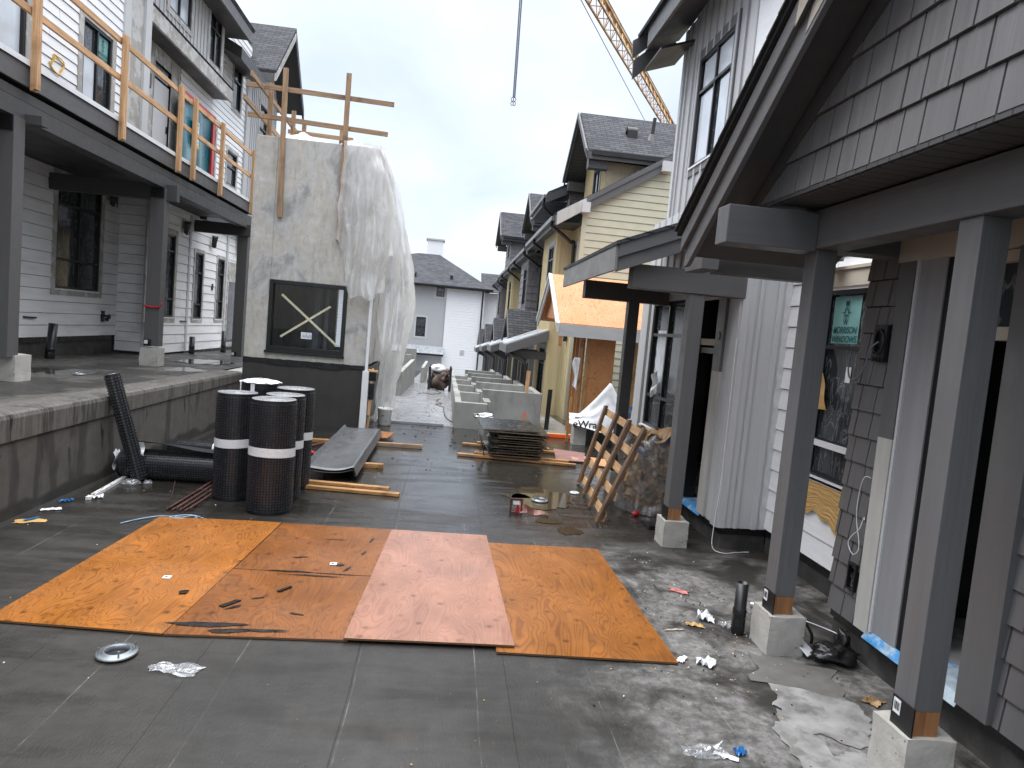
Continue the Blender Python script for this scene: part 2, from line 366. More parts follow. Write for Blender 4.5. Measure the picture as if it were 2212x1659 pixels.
def pit_fn(t, n, L, co, src, col, b):
    v = n('ShaderNodeTexVoronoi'); v.inputs['Scale'].default_value = 20; L(co.outputs['Object'], v.inputs[0])
    q = n('ShaderNodeTexNoise'); q.inputs['Scale'].default_value = 5; L(co.outputs['Object'], q.inputs[0])
    a = n('ShaderNodeMath', operation='MULTIPLY'); a.inputs[1].default_value = .28; L(q.outputs[0], a.inputs[0])
    s = n('ShaderNodeMath', operation='SUBTRACT'); L(v.outputs['Distance'], s.inputs[0]); L(a.outputs[0], s.inputs[1])
    r = n('ShaderNodeMapRange'); r.inputs[1].default_value = -.03; r.inputs[2].default_value = .02; r.inputs[3].default_value = .4; r.inputs[4].default_value = 1; L(s.outputs[0], r.inputs[0])
    m = n('ShaderNodeVectorMath', operation='SCALE'); L(src, m.inputs[0]); L(r.outputs[0], m.inputs['Scale']); return m.outputs[0]
M_conc = mat('concrete', (.40,.385,.35), rough=.85, var=.16, scale=7, bump=.35, bscale=35, col2=(.27,.26,.24), c2pos=(.5,.68), c2scale=3.5, fn=pit_fn)
M_concg = mat('concrete_green_grey', (.26,.262,.243), rough=.85, var=.12, scale=4, bump=.25, bscale=40, col2=(.17,.17,.16), c2pos=(.5,.68), c2scale=1.6, c2st=(1,1,.4))
def tower_fn(t, n, L, co, src, col, b):
    def noi(s, det, rgh, st=(1,1,1), di=0):
        q = n('ShaderNodeMapping'); q.inputs['Scale'].default_value = st; L(co.outputs['Object'], q.inputs[0])
        x = n('ShaderNodeTexNoise'); x.inputs['Scale'].default_value = s; x.inputs['Detail'].default_value = det; x.inputs['Roughness'].default_value = rgh; x.inputs['Distortion'].default_value = di; L(q.outputs[0], x.inputs[0]); return x.outputs[0]
    def ramp(v, pts):
        r = n('ShaderNodeValToRGB'); e = r.color_ramp.elements; e[0].position = pts[0][0]; e[0].color = (*pts[0][1],1); e[1].position = pts[-1][0]; e[1].color = (*pts[-1][1],1)
        for p, c in pts[1:-1]: r.color_ramp.elements.new(p).color = (*c,1)
        L(v, r.inputs[0]); return r.outputs[0]
    a = ramp(noi(1.15, 9, .62, (1,1,.8), .5), [(.36,(.30,.295,.285)),(.45,(.47,.465,.455)),(.52,(.44,.42,.375)),(.60,(.50,.485,.45)),(.68,(.60,.605,.61))])
    m = n('ShaderNodeMix', data_type='RGBA', blend_type='MULTIPLY'); m.inputs[0].default_value = .75
    L(a, m.inputs[6]); L(ramp(noi(5, 8, .7, (1.6,1,.45)), [(.36,(.72,.71,.68)),(.5,(1,1,1)),(.7,(1.0,.99,.97))]), m.inputs[7])
    pit = n('ShaderNodeTexVoronoi'); pit.inputs['Scale'].default_value = 22; L(co.outputs['Object'], pit.inputs[0])
    pr = n('ShaderNodeMapRange'); pr.inputs[1].default_value = .06; pr.inputs[2].default_value = .14; pr.inputs[3].default_value = .45; pr.inputs[4].default_value = 1; L(pit.outputs['Distance'], pr.inputs[0])
    m2 = n('ShaderNodeVectorMath', operation='SCALE'); L(m.outputs[2], m2.inputs[0]); L(pr.outputs[0], m2.inputs['Scale'])
    return m2.outputs[0]
M_tower = mat('tower_concrete', (.4,.4,.4), rough=.85, var=.08, scale=9, bump=.3, bscale=30, fn=tower_fn)
M_lum_new = {a: lumber('fresh_lumber_'+a, (.55,.33,.17), a, (.36,.19,.085)) for a in 'xyz'}
M_lum_old = {a: lumber('weathered_lumber_'+a, (.29,.185,.105), a, (.15,.085,.05)) for a in 'xyz'}
M_lum_wet = {a: lumber('wet_lumber_'+a, (.36,.19,.07), a, (.17,.08,.03), rough=.4) for a in 'xyz'}
M_palz = lumber('pallet_dark_wood', (.13,.075,.04), 'z', (.055,.03,.018), rough=.5); M_paly = lumber('pallet_light_wood', (.46,.28,.14), 'y', (.2,.11,.05))
M_raw = mat('bare_post_end', (.25,.115,.045), rough=.6, var=.5, scale=30, st=(1,1,.06), bump=.2)
M_plyroof = mat('bare_plywood_roof', (.52,.21,.075), rough=.6, var=.08, fn=ply_fn((.30,.09,.025), None, True, False, 1.0, .45, .3), bump=.05)
M_plywall = mat('bare_plywood_wall', (.46,.205,.075), rough=.65, var=.1, fn=ply_fn((.28,.105,.035), None, True, True, 1.4), bump=.05)
M_shx = mat('shingles_x', (.038,.040,.045), rough=.85, var=.25, scale=40, bump=.2, bscale=120, spec=.25, fn=shingle_fn('x', .085, (.075,.078,.086)))
M_shy = mat('shingles_y', (.038,.040,.045), rough=.85, var=.25, scale=40, bump=.2, bscale=120, spec=.25, fn=shingle_fn('y', .085, (.075,.078,.086)))
M_yel = paint('yellow_board', (.54,.455,.27), 'z', var=.05, bump=.04); M_yell = mat('pale_yellow_lap', (.47,.46,.345), rough=.5, var=.05)
def soff_fn(ax, sp):
    def fn(t, n, L, co, src, col, b):
        s = n('ShaderNodeSeparateXYZ'); L(co.outputs['Object'], s.inputs[0])
        m1 = n('ShaderNodeMath', operation='MULTIPLY'); m1.inputs[1].default_value = 1/sp; L(s.outputs['XYZ'.index(ax)], m1.inputs[0])
        f = n('ShaderNodeMath', operation='FRACT'); L(m1.outputs[0], f.inputs[0])
        r = n('ShaderNodeMapRange'); r.inputs[1].default_value = .05; r.inputs[2].default_value = .15; L(f.outputs[0], r.inputs[0])
        bp = n('ShaderNodeBump'); bp.inputs['Strength'].default_value = .8; bp.inputs['Distance'].default_value = .01; L(r.outputs[0], bp.inputs['Height']); L(bp.outputs[0], b.inputs['Normal'])
        mx = n('ShaderNodeMix', data_type='RGBA'); L(r.outputs[0], mx.inputs[0]); mx.inputs[6].default_value = (*[c*.3 for c in col],1); mx.inputs[7].default_value = (*col,1); return mx.outputs[2]
    return fn
M_soffy = mat('vented_soffit_y', (.062,.061,.061), rough=.5, var=.05, fn=soff_fn('Y', .1)); M_soffx = mat('vented_soffit_x', (.05,.049,.049), rough=.5, var=.05, fn=soff_fn('X', .1))
M_metal = mat('galvanised_steel', (.45,.47,.49), rough=.32, var=.1, metal=.9, bump=.05)
M_metroof = mat('pale_metal_roof', (.42,.44,.46), rough=.3, var=.08, metal=.3, bump=0)
M_steel = paint('steel_post_paint', (.085,.083,.082), 'z', bump=.04)
M_blue = mat('blue_membrane', (.05,.26,.55), rough=.4, var=.2, scale=14, col2=(.42,.50,.56), c2pos=(.42,.58), c2scale=5, bump=.3)
M_tape = mat('blue_tape', (.02,.14,.36), rough=.35, var=.1)
M_wrap = mat('white_wrap', (.68,.69,.70), rough=.45, var=.08, scale=8, bump=.4, bscale=12)
M_ink = mat('black_ink', (.015,.015,.018), rough=.5, var=0, bump=0); M_inkt = mat('teal_ink', (.012,.075,.085), rough=.4, var=0, bump=0)
M_poster = mat('teal_poster', (.17,.36,.34), rough=.5, var=.12, scale=5, col2=(.07,.30,.36), c2scale=2, bump=0)
M_paper = mat('white_paper', (.68,.69,.70), rough=.6, var=.1); M_bag = mat('white_film', (.72,.74,.75), rough=.3, var=.12, scale=10, bump=.5, bscale=15)
M_kraft = mat('kraft_paper', (.50,.31,.115), rough=.75, var=.08, scale=6, st=(1,.4,3), bump=.6, bscale=20)
M_kraft2 = mat('brown_paper', (.22,.14,.07), rough=.65, var=.5, scale=5, col2=(.36,.24,.12), c2scale=5, bump=.4, bscale=10)
M_teal = mat('teal_door_film', (.008,.125,.16), rough=.25, var=.25, scale=3, bump=.3, bscale=6); M_red = mat('red_tape', (.42,.012,.014), rough=.4, var=.15)
M_orange = mat('orange_paint', (.85,.13,.02), rough=.5, var=.1); M_yelt = mat('yellow_tape', (.62,.36,.02), rough=.5, var=.1)
M_dim = mat('dimple_membrane', (.007,.0075,.009), rough=.4, var=.2, bump=0, spec=.5); M_dimh = mat('dimple_head_glints', (.035,.037,.043), rough=.25, var=.3, scale=30, bump=0, spec=.8); M_dimtop = mat('roll_end_spiral', (.30,.305,.31), rough=.45, var=.5, scale=60, bump=.3, bscale=90)  # dimple heads coloured lighter than their sheet, as painted glints
M_band = mat('white_strap', (.62,.63,.64), rough=.4, var=.12, scale=20, st=(1,1,4), bump=.3, bscale=50)
M_rust = mat('rusty_steel', (.07,.028,.02), rough=.6, var=.4, scale=30, bump=.3)
M_form = mat('form_board_black', (.018,.017,.016), rough=.22, var=.3, scale=12, bump=.2, col2=(.11,.105,.1), c2pos=(.55,.7), c2scale=6, c2st=(1,3,1)); M_formedge = mat('form_board_edge', (.15,.105,.065), rough=.7, var=.5, scale=20, st=(.2,.2,8))
M_tray = mat('grey_sheet_metal', (.105,.108,.112), rough=.34, var=.15, scale=9, bump=.25, bscale=30, metal=.2)
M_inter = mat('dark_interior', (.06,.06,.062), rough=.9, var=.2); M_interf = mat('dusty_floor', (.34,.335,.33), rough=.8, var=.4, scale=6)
M_crane = mat('crane_yellow', (.52,.33,.12), rough=.5, var=.2, scale=1, col2=(.32,.13,.03), c2scale=.6); M_cable = mat('steel_cable', (.10,.12,.14), rough=.5, var=.1, bump=0)
M_pvc = mat('black_pipe', (.012,.012,.013), rough=.35, var=.1, bump=.05); M_bucket = mat('white_pail', (.62,.62,.60), rough=.45, var=.1, col2=(.05,.05,.05), c2pos=(.62,.66), c2scale=9)
M_foil = mat('crumpled_foil', (.75,.76,.78), rough=.2, var=.1, metal=1, bump=1, bscale=25); M_bluegun = mat('blue_plastic', (.01,.08,.42), rough=.35, var=.1)
M_puddle = mat('puddle_water', (.055,.042,.026), rough=.03, var=.15, scale=2, bump=.02, bscale=3, rvar=0)
M_copper = mat('copper_flashing', (.14,.06,.045), rough=.35, var=.25, metal=.5); M_drain = mat('cast_drain', (.22,.24,.25), rough=.4, var=.2, metal=.6)
M_reddish = mat('reddish_board', (.20,.10,.085), rough=.45, var=.15, scale=5, col2=(.4,.2,.12), c2pos=(.6,.64), c2scale=1.5)
def glass_fn(film):
    def fn(t, n, L, co, src, col, b):
        mp_ = n('ShaderNodeMapping'); mp_.inputs['Scale'].default_value = (1,1,.28); mp_.inputs['Rotation'].default_value = (.25,.1,0); L(co.outputs['Object'], mp_.inputs[0])
        a = n('ShaderNodeTexNoise'); a.inputs['Scale'].default_value = 7; a.inputs['Detail'].default_value = 6; a.inputs['Roughness'].default_value = .62; a.inputs['Distortion'].default_value = 1.2; L(mp_.outputs[0], a.inputs[0])
        ab = n('ShaderNodeMath', operation='SUBTRACT'); ab.inputs[1].default_value = .5; L(a.outputs[0], ab.inputs[0]); ac = n('ShaderNodeMath', operation='ABSOLUTE'); L(ab.outputs[0], ac.inputs[0])
        r = n('ShaderNodeMapRange', interpolation_type='SMOOTHSTEP'); r.inputs[1].default_value = .0; r.inputs[2].default_value = .022; r.inputs[3].default_value = film; r.inputs[4].default_value = film*.12; L(ac.outputs[0], r.inputs[0])
        m = n('ShaderNodeMix', data_type='RGBA'); L(r.outputs[0], m.inputs[0]); m.inputs[6].default_value = (*col,1); m.inputs[7].default_value = (.55,.57,.6,1)
        return m.outputs[2]
    return fn
M_glass = mat('window_glass', (.012,.016,.02), rough=.06, var=0, bump=.015, bscale=2, spec=.7, fn=glass_fn(.3), rvar=.03)
M_glassf = mat('film_and_sky_glass', (.60,.65,.70), rough=.12, var=.1, scale=2, bump=.1, bscale=6, spec=.8, fn=glass_fn(.6), rvar=.04)  # whitish film, its colour raised to carry the bright sky reflection too
def clear_glass(name, tint, refl=.06, film=None, rough=.02):
    m = bpy.data.materials.new(name); m.use_nodes = True; t = m.node_tree; t.nodes.clear(); nn = t.nodes.new
    o = nn('ShaderNodeOutputMaterial'); mx = nn('ShaderNodeMixShader'); tr = nn('ShaderNodeBsdfTransparent'); tr.inputs[0].default_value = (*tint,1); gl = nn('ShaderNodeBsdfGlossy'); gl.inputs['Roughness'].default_value = rough
    fr = nn('ShaderNodeFresnel'); fr.inputs[0].default_value = 1.5; t.links.new(fr.outputs[0], mx.inputs[0]); t.links.new(tr.outputs[0], mx.inputs[1]); t.links.new(gl.outputs[0], mx.inputs[2]); t.links.new(mx.outputs[0], o.inputs[0]); return m
M_clear = clear_glass('clear_glass', (.62,.66,.68))
def film_mat(name, col, alpha, gloss=.12):
    m = bpy.data.materials.new(name); m.use_nodes = True; t = m.node_tree; t.nodes.clear(); nn = t.nodes.new; L = t.links.new
    o = nn('ShaderNodeOutputMaterial'); tr = nn('ShaderNodeBsdfTransparent'); df = nn('ShaderNodeBsdfDiffuse'); df.inputs[0].default_value = (*col,1); tl = nn('ShaderNodeBsdfTranslucent'); tl.inputs[0].default_value = (*col,1)
    gl = nn('ShaderNodeBsdfGlossy'); gl.inputs['Roughness'].default_value = .18
    co = nn('ShaderNodeTexCoord'); mp_ = nn('ShaderNodeMapping'); mp_.inputs['Scale'].default_value = (1,1,.3); L(co.outputs['Object'], mp_.inputs[0])
    nz_ = nn('ShaderNodeTexNoise'); nz_.inputs['Scale'].default_value = 9; nz_.inputs['Detail'].default_value = 7; nz_.inputs['Distortion'].default_value = .8; L(mp_.outputs[0], nz_.inputs[0])
    bp = nn('ShaderNodeBump'); bp.inputs['Strength'].default_value = .7; bp.inputs['Distance'].default_value = .04; L(nz_.outputs[0], bp.inputs['Height'])
    for s in (df, tl, gl): L(bp.outputs[0], s.inputs['Normal'])
    a = nn('ShaderNodeMixShader'); a.inputs[0].default_value = .5; L(df.outputs[0], a.inputs[1]); L(tl.outputs[0], a.inputs[2])
    b = nn('ShaderNodeMixShader'); b.inputs[0].default_value = gloss; L(a.outputs[0], b.inputs[1]); L(gl.outputs[0], b.inputs[2])
    mr = nn('ShaderNodeMapRange'); mr.inputs[1].default_value = .3; mr.inputs[2].default_value = .7; mr.inputs[3].default_value = alpha-.15; mr.inputs[4].default_value = alpha+.12; L(nz_.outputs[0], mr.inputs[0])
    c = nn('ShaderNodeMixShader'); L(mr.outputs[0], c.inputs[0]); L(tr.outputs[0], c.inputs[1]); L(b.outputs[0], c.inputs[2]); L(c.outputs[0], o.inputs[0]); return m
M_poly = film_mat('poly_sheeting', (.86,.855,.84), .64, .22); M_polyc = film_mat('clear_bag', (.7,.72,.74), .30, .4)
M_ground = mat('deck_membrane', (.016,.0143,.0117), var=.2, scale=9, bump=0, fn=ground_fn((.030,.027,.0225)), spec=.46)
M_walk = mat('sky_sheen_wet_membrane', (.24,.243,.247), var=.12, scale=5, bump=0, fn=ground_fn((.36,.365,.37), False, False, .04, .22), spec=.7)  # pale base colour stands in for sky reflected by the smooth wet membrane
def stain_wall_fn(t, n, L, co, src, col, b):
    s = n('ShaderNodeSeparateXYZ'); L(co.outputs['Object'], s.inputs[0])
    def noi(sc, st, det=6, di=0):
        q = n('ShaderNodeMapping'); q.inputs['Scale'].default_value = st; L(co.outputs['Object'], q.inputs[0]); x = n('ShaderNodeTexNoise'); x.inputs['Scale'].default_value = sc; x.inputs['Detail'].default_value = det; x.inputs['Distortion'].default_value = di; L(q.outputs[0], x.inputs[0]); return x.outputs[0]
    def mr(v, a, c, d=0, e_=1):
        q = n('ShaderNodeMapRange', interpolation_type='SMOOTHSTEP'); q.inputs[1].default_value = a; q.inputs[2].default_value = c; q.inputs[3].default_value = d; q.inputs[4].default_value = e_; L(v, q.inputs[0]); return q.outputs[0]
    def mth(op, a, c):
        q = n('ShaderNodeMath', operation=op)
        for i, w in enumerate((a,c)):
            if isinstance(w,(int,float)): q.inputs[i].default_value = w
            else: L(w, q.inputs[i])
        return q.outputs[0]
    def mix(f, a, c):
        q = n('ShaderNodeMix', data_type='RGBA'); L(f, q.inputs[0])
        for i, w in ((6,a),(7,c)):
            if isinstance(w, tuple): q.inputs[i].default_value = (*w,1)
            else: L(w, q.inputs[i])
        return q.outputs[2]
    Z_ = s.outputs[2]
    c = mix(mr(noi(2.2,(1,1.3,.22),7,.3), .53, .60, 0, .8), col, tuple(x*.42 for x in col))
    blk = mth('MULTIPLY', mr(noi(5.5,(1,1.6,.28),5,1.0), .64, .665), mr(Z_, .25, .7, .1, 1)); c = mix(blk, c, (.008,.008,.008))
    drip = mth('MULTIPLY', mr(noi(16,(1,1.5,.12),4), .46, .56, 0, .55), mr(Z_, .80, .815)); c = mix(drip, c, tuple(x*1.75 for x in col))
    wet = mr(mth('ADD', Z_, mth('MULTIPLY', noi(1.6,(1,1,.3),5), -.3)), -.02, .04, 1, 0); c = mix(wet, c, tuple(x*.35 for x in col))
    return c
M_ret = mat('stained_upstand', (.088,.081,.071), rough=.7, var=.14, scale=8, bump=.2, bscale=50, fn=stain_wall_fn)
M_terr = mat('terrace_membrane', (.085,.079,.069), rough=.5, var=.15, scale=8, bump=.2, bscale=60, col2=(.036,.033,.030), c2pos=(.46,.50), c2scale=.55, rvar=.22)
M_towb = mat('tower_membrane', (.036,.0345,.032), rough=.5, var=.14, scale=5, bump=.15, st=(1,1,.5), bscale=30)
FNT = None
def text_geo(s, size, mirror=False):
    cu = bpy.data.curves.new('t', 'FONT'); cu.body = s; cu.size = size; cu.align_x = 'CENTER'; cu.offset = size*.018
    o = bpy.data.objects.new('t', cu); COL.objects.link(o); bpy.context.view_layer.update()
    me = bpy.data.meshes.new_from_object(o.evaluated_get(bpy.context.evaluated_depsgraph_get()))
    vs = [(v.co.x*(-1 if mirror else 1), v.co.y) for v in me.vertices]; fs = [tuple(p.vertices) for p in me.polygons]
    bpy.data.objects.remove(o); bpy.data.meshes.remove(me); return vs, fs
def put_text(mb, P, s, uc, zb, size, d, sx=1, flip=False, shear=0):
    vs, fs = text_geo(s, size); k = -1 if flip else 1
    mb.add([P(uc+k*(x*sx+shear*y), d, zb+y) for x, y in vs], fs)

# ------------------------------------------------------------------ windows
def window(root, P, u0, u1, z0, z1, vs=(), hs=(), gm=None, fm=None, trim=None, tw=.11, sill=.0, fw=.045, head=0, name='window', mw=.045, gms=None):
    f = MB(); D0, D1 = -.06, .014
    f.pbox(P, u0, u0+fw, D0, D1, z0, z1); f.pbox(P, u1-fw, u1, D0, D1, z0, z1)
    f.pbox(P, u0+fw, u1-fw, D0, D1-.001, z0, z0+fw); f.pbox(P, u0+fw, u1-fw, D0, D1-.001, z1-fw, z1)
    for fr, a, b in hs:
        z = z0+fr*(z1-z0); f.pbox(P, u0+fw+a*(u1-u0-2*fw), u1-fw-(1-b)*(u1-u0-2*fw), D0+.002, D1-.004, z-mw/2, z+mw/2)
    for fr, a, b in vs:
        u = u0+fr*(u1-u0); f.pbox(P, u-mw/2, u+mw/2, D0+.004, D1-.008, z0+fw+a*(z1-z0-2*fw), z1-fw-(1-b)*(z1-z0-2*fw))
    w = part(name, f, fm or M_black, root)
    g = MB(); g.face([P(u0+.01,-.04,z0+.01),P(u1-.01,-.04,z0+.01),P(u1-.01,-.04,z1-.01),P(u0+.01,-.04,z1-.01)]); part('pane', g, gm or M_glass, w)
    if trim:
        t = MB(); e = .028
        t.pbox(P, u0-tw, u0, 0, e, z0-tw, z1+tw+head); t.pbox(P, u1, u1+tw, 0, e, z0-tw, z1+tw+head)
        t.pbox(P, u0, u1, 0, e-.002, z1, z1+tw+head); t.pbox(P, u0, u1, 0, e-.002, z0-tw, z0)
        part('trim', t, trim, w)
    if sill:
        s = MB(); s.pbox(P, u0-.01, u1+.01, .0, sill, z0-.03, z0-.001); part('sill', s, M_alu, w)
    return w
def logo(mb, P, uc, zc, s, d, k):   # the crossed maze-like star of the window maker
    for a in range(8):
        t = a*math.pi/4; r0, r1 = .45*s, (1.3 if a%2 == 0 else .95)*s
        p = [(uc+k*math.cos(t+o)*r, zc+math.sin(t+o)*r*1.15) for o, r in ((-.22,r0),(0,r1),(.22,r0))]
        mb.face([P(x,d,z) for x, z in p])
    n = 16
    for i in range(n):
        t0, t1 = 2*math.pi*i/n, 2*math.pi*(i+1)/n
        mb.face([P(uc+k*math.cos(t)*r*s, d, zc+math.sin(t)*r*s*1.1) for t, r in ((t0,.36),(t1,.36),(t1,.5),(t0,.5))])
def poster(w, P, u0, u1, z0, z1, flip, d=-.030):
    m = MB(); m.grid(lambda a, b: P(u0+(u1-u0)*a, d+.003*math.sin(a*5)*math.sin(b*4+1), z0+(z1-z0)*b), 6, 6); m.cur = 1
    W_, H_ = u1-u0, z1-z0; k = -1 if flip else 1; uc = (u0+u1)/2; dd = d+.006
    logo(m, P, uc, z0+H_*.66, H_*.15, dd, k); put_text(m, P, 'M', uc, z0+H_*.80, H_*.17, dd, 1.1, flip); put_text(m, P, 'W', uc, z0+H_*.40, H_*.17, dd, 1.0, flip)
    put_text(m, P, 'MORRISON', uc, z0+H_*.22, H_*.20, dd, W_/(H_*.20*5.9), flip, .15); put_text(m, P, 'WINDOWS', uc, z0+H_*.03, H_*.20, dd, W_/(H_*.20*5.5), flip, .15)
    return part('poster', m, [M_poster, M_inkt], w)

# ================================================================== SETTING
def gz(y): return 0 if y < 15 else -.035*(min(y, 62)-15)
g = MB(); ys = [-60,-20,-6,0,3,6,9,12,15,22,30,40,50,62,120,400]; xs = [-300,-80,-20,-8,-4,0,4,8,20,80,300]
g.add([(x,y,gz(y)) for y in ys for x in xs], [(j*len(xs)+i, j*len(xs)+i+1, (j+1)*len(xs)+i+1, (j+1)*len(xs)+i) for j in range(len(ys)-1) for i in range(len(xs)-1)])
struct('ground', g, M_ground)
g = MB()
for x0, x1, dz in ((-1.62,.055,.045),(.055,3.2,.006)):
    yy = [15.0,22,30,40,52]
    for a, b in zip(yy, yy[1:]):
        p = [(x0,a,gz(a)+dz),(x1,a,gz(a)+dz),(x1,b,gz(b)+dz),(x0,b,gz(b)+dz)]; q = [(x,y,gz(y)-.02) for x, y, z in p]
        g.hexa(q+p)
struct('walkway', g, M_walk)
# ---- raised terrace and its upstand on the left
def tz(y): return 1.15-.0125*y
g = MB()
Yt = [-2+i*.7 for i in range(24)]; Yt = [y for y in Yt if y < 13.7]+[13.74]
rg = random.Random(5)
prof = lambda y, k: [(-4.0,0),(-4.02,.04),(-4.022,.79),(-4.000,.80),(-3.998,tz(y)-.05),(-4.012,tz(y)-.012),(-4.07,tz(y)+.004),(-4.42,tz(y)+.006)][k]
vs = []; 
for y in Yt:
    j = .010*mnoise.noise(Vector((y*.8,0,0)))
    for k in range(8):
        x, z = prof(y, k); vs.append((x+(j if 2 < k < 7 else 0), y, z+(j*.6 if k in (2,3) else 0)))
g.add(vs, [(a*8+k, a*8+k+1, (a+1)*8+k+1, (a+1)*8+k) for a in range(len(Yt)-1) for k in range(7)])
solo('retaining_wall', g, M_ret, 'low retaining wall wrapped in drip-stained grey membrane along the raised terrace', 'retaining wall')
g = MB(); yy = [-2,4,8,12,13.74,18,24]
g.add([(x,y,tz(y)+.004) for y in yy for x in (-8.4,-6.5,-4.4)], [(j*3+i,j*3+i+1,(j+1)*3+i+1,(j+1)*3+i) for j in range(6) for i in range(2)])
struct('terrace', g, M_terr)

# ================================================================== LEFT TOWNHOUSE
LB = thing('townhouse', 'white lap sided townhouse with long balcony over the raised terrace on the left', 'townhouse', (-6.7, 12, 1))
rng = random.Random(3)
P = XP(-7.6); h1 = (13.78,15.4,2.30,4.42)
m = MB(); lap(m, P, 2, 16.25, 1.36, 4.56, .222, [h1], rng=rng)
Pr = YN(16.25); lap(m, Pr, -7.6, -7.0, 1.02, 4.56, .222)
P2 = XP(-6.85); W2 = (16.0,17.45,1.85,3.85); W3 = (18.78,19.36,1.83,3.6); W4 = (20.52,21.1,1.84,3.6)
lap(m, P2, 16.4, 24, .98, 4.56, .222, [W2,W3,W4], rng=rng); part('lower_wall', m, [M_whiteL, M_black], LB)
m = MB(); m.box(-7.02,-6.82,16.2,16.4,1.0,4.56); part('corner_board', m, M_lg, LB)
m = MB(); m.pbox(P2,18.3,18.42,0,.03,1.0,4.5); part('corner_board', m, M_lg, LB)
m = MB(); m.pbox(P2,21.2,21.32,0,.05,1.0,4.5); part('corner_board', m, M_lg, LB)
m = MB(); m.box(-7.75,-7.64,2,16.2,.9,1.34); part('foundation', m, M_membw, LB)
m = MB(); m.box(-7.72,-7.615,2,16.1,1.25,1.355); m.box(-6.95,-6.87,18.4,24,.8,1.08); part('mastic_strip', m, M_blackm, LB)
wl = window(LB, P, *h1, vs=[(.52,0,.24),(.52,.28,.78),(.52,.78,1)], hs=[(.27,0,1),(.77,0,1)], trim=M_trimL, tw=.13, sill=.04)
window(LB, P2, *W2, vs=[(.55,0,1)], hs=[(.22,0,1),(.8,0,1)], trim=M_trimL, tw=.13, sill=.04)
window(LB, P2, *W3, hs=[(.22,0,1),(.7,0,1)], trim=M_trimL, tw=.1, sill=.03)
window(LB, P2, *W4, hs=[(.3,0,1),(.75,0,1)], trim=M_trimL, tw=.1, sill=.03)
m = MB(); m.pbox(P2, 21.45,22.3,.0,.035,1.0,3.6); d = part('terrace_door', m, M_trimL, LB); m = MB(); m.pbox(P2,21.55,22.2,.036,.042,1.15,3.0); part('glazing', m, M_glass, d)
# balcony slab, fascia, beams
m = MB(); m.box(-8.9,-7.66,2,16.15,.2,4.62); m.box(-8.9,-6.94,16.45,24,.2,4.62); m.box(-9,-6.86,2,25,5.06,9.3); part('core', m, M_inter, LB)
m = MB(); m.box(-8.2,-5.5,2,16.1,4.565,4.68); m.box(-8.2,-5.5,16.1,19.0,4.565,4.68); part('balcony_soffit', m, M_soffx, LB)
m = MB(); m.box(-6.72,-5.5,2,19.0,4.9,5.04); part('balcony_deck', m, M_membw, LB)
m = MB(); m.box(-5.5,-5.455,2,18.9,4.74,5.02); m.box(-6.7,-5.455,18.9,18.94,4.74,5.02); part('balcony_fascia', m, M_gy, LB, bevel=.004)
m = MB(); m.box(-5.56,-5.43,2,18.96,5.045,5.06); m.box(-5.435,-5.43,2,18.96,4.99,5.045); part('edge_flashing', m, M_alu, LB)
m = MB(); m.box(-5.72,-5.502,2,18.85,4.34,4.564); part('edge_beam', m, M_gd, LB, bevel=.005)
for y in (9.3, 13.55, 18.65):
    m = MB(); m.box(-7.6 if y < 16 else -6.85,-5.30,y-.07,y+.07,4.12 if y > 10 else 4.3,4.42); part('cross_beam', m, M_gd, LB, bevel=.005)
for y in (9.1, 13.5, 18.75):
    m = MB(); z0 = 1.36 if y < 15 else tz(y)
    m.box(-5.74,-5.70,y-.11,y+.11,z0,4.34); m.box(-5.52,-5.48,y-.11,y+.11,z0,4.34); m.box(-5.70,-5.52,y-.035,y+.035,z0,4.34); m.box(-5.70,-5.52,y-.107,y-.06,z0,4.34)
    o = part('balcony_post', m, M_steel, LB, bevel=.003)
    m = MB(); m.box(-5.735,-5.60,y-.125,y-.113,z0,z0+.13); m.cur = 1; m.box(-5.725,-5.66,y-.128,y-.126,z0+.04,z0+.11); part('base_bracket', m, [M_blackm, M_paper], o)
    m = MB(); m.box(-5.73,-5.49,y-.125,y-.113,4.15,4.34); part('bolt_plate', m, M_black, o)
m = MB(); m.box(-6.9,-6.66,18.96,25,4.5,5.08); part('band_board', m, M_gd, LB)
# upper storey
P = XP(-6.7); PN = XP(-6.25); U0 = (8.7,10.42,5.3,7.8); U1 = (11.87,12.80,5.12,6.68); U5 = (18.8,19.35,5.35,6.95); U6 = (20.35,21.2,5.75,6.7); DR = (15.55,16.4,5.06,7.35); U7 = (20.55,21.25,7.95,9.3)
m = MB(); lap(m, PN, 2, 13.15, 5.06, 10.5, .16, [U0,U1], rng=rng); m.face([(-6.25,14.2,5.06),(-6.7,14.2,5.06),(-6.7,14.2,10),(-6.25,14.2,10)]); lap(m, P, 16.9, 22.1, 5.06, 10.2, .155, [U5,U6,U7], rng=rng); part('upper_wall', m, [M_white, M_black], LB)
m = MB(); battens(m, P, 14.1, 16.9, 5.06, 10.5, .42, [DR], w=.09, d=.012); flat(m, PN, 13.15, 14.2, 5.06, 10.5); part('entry_panel_wall', m, M_trimL, LB)
m = MB(); m.pbox(PN,13.15,13.38,.0,.05,5.06,9.2); m.pbox(PN,13.95,14.2,.0,.05,5.06,9.2); part('corner_board', m, M_lg, LB); m = MB(); m.pbox(P,14.6,14.72,.0,.05,5.06,7.3); part('entry_batten', m, M_trimL, LB)
wu = window(LB, PN, *U1, vs=[(.52,0,1)], hs=[(.68,0,1)], gm=M_glass, trim=M_trimL, tw=.13); poster(wu, PN, 12.40,12.74,6.22,6.62, False)
m = MB(); m.grid(lambda a,b: PN(11.93+.38*a, -.025, 5.17+1.0*b), 2, 2); part('protective_film', m, M_glassf, wu)
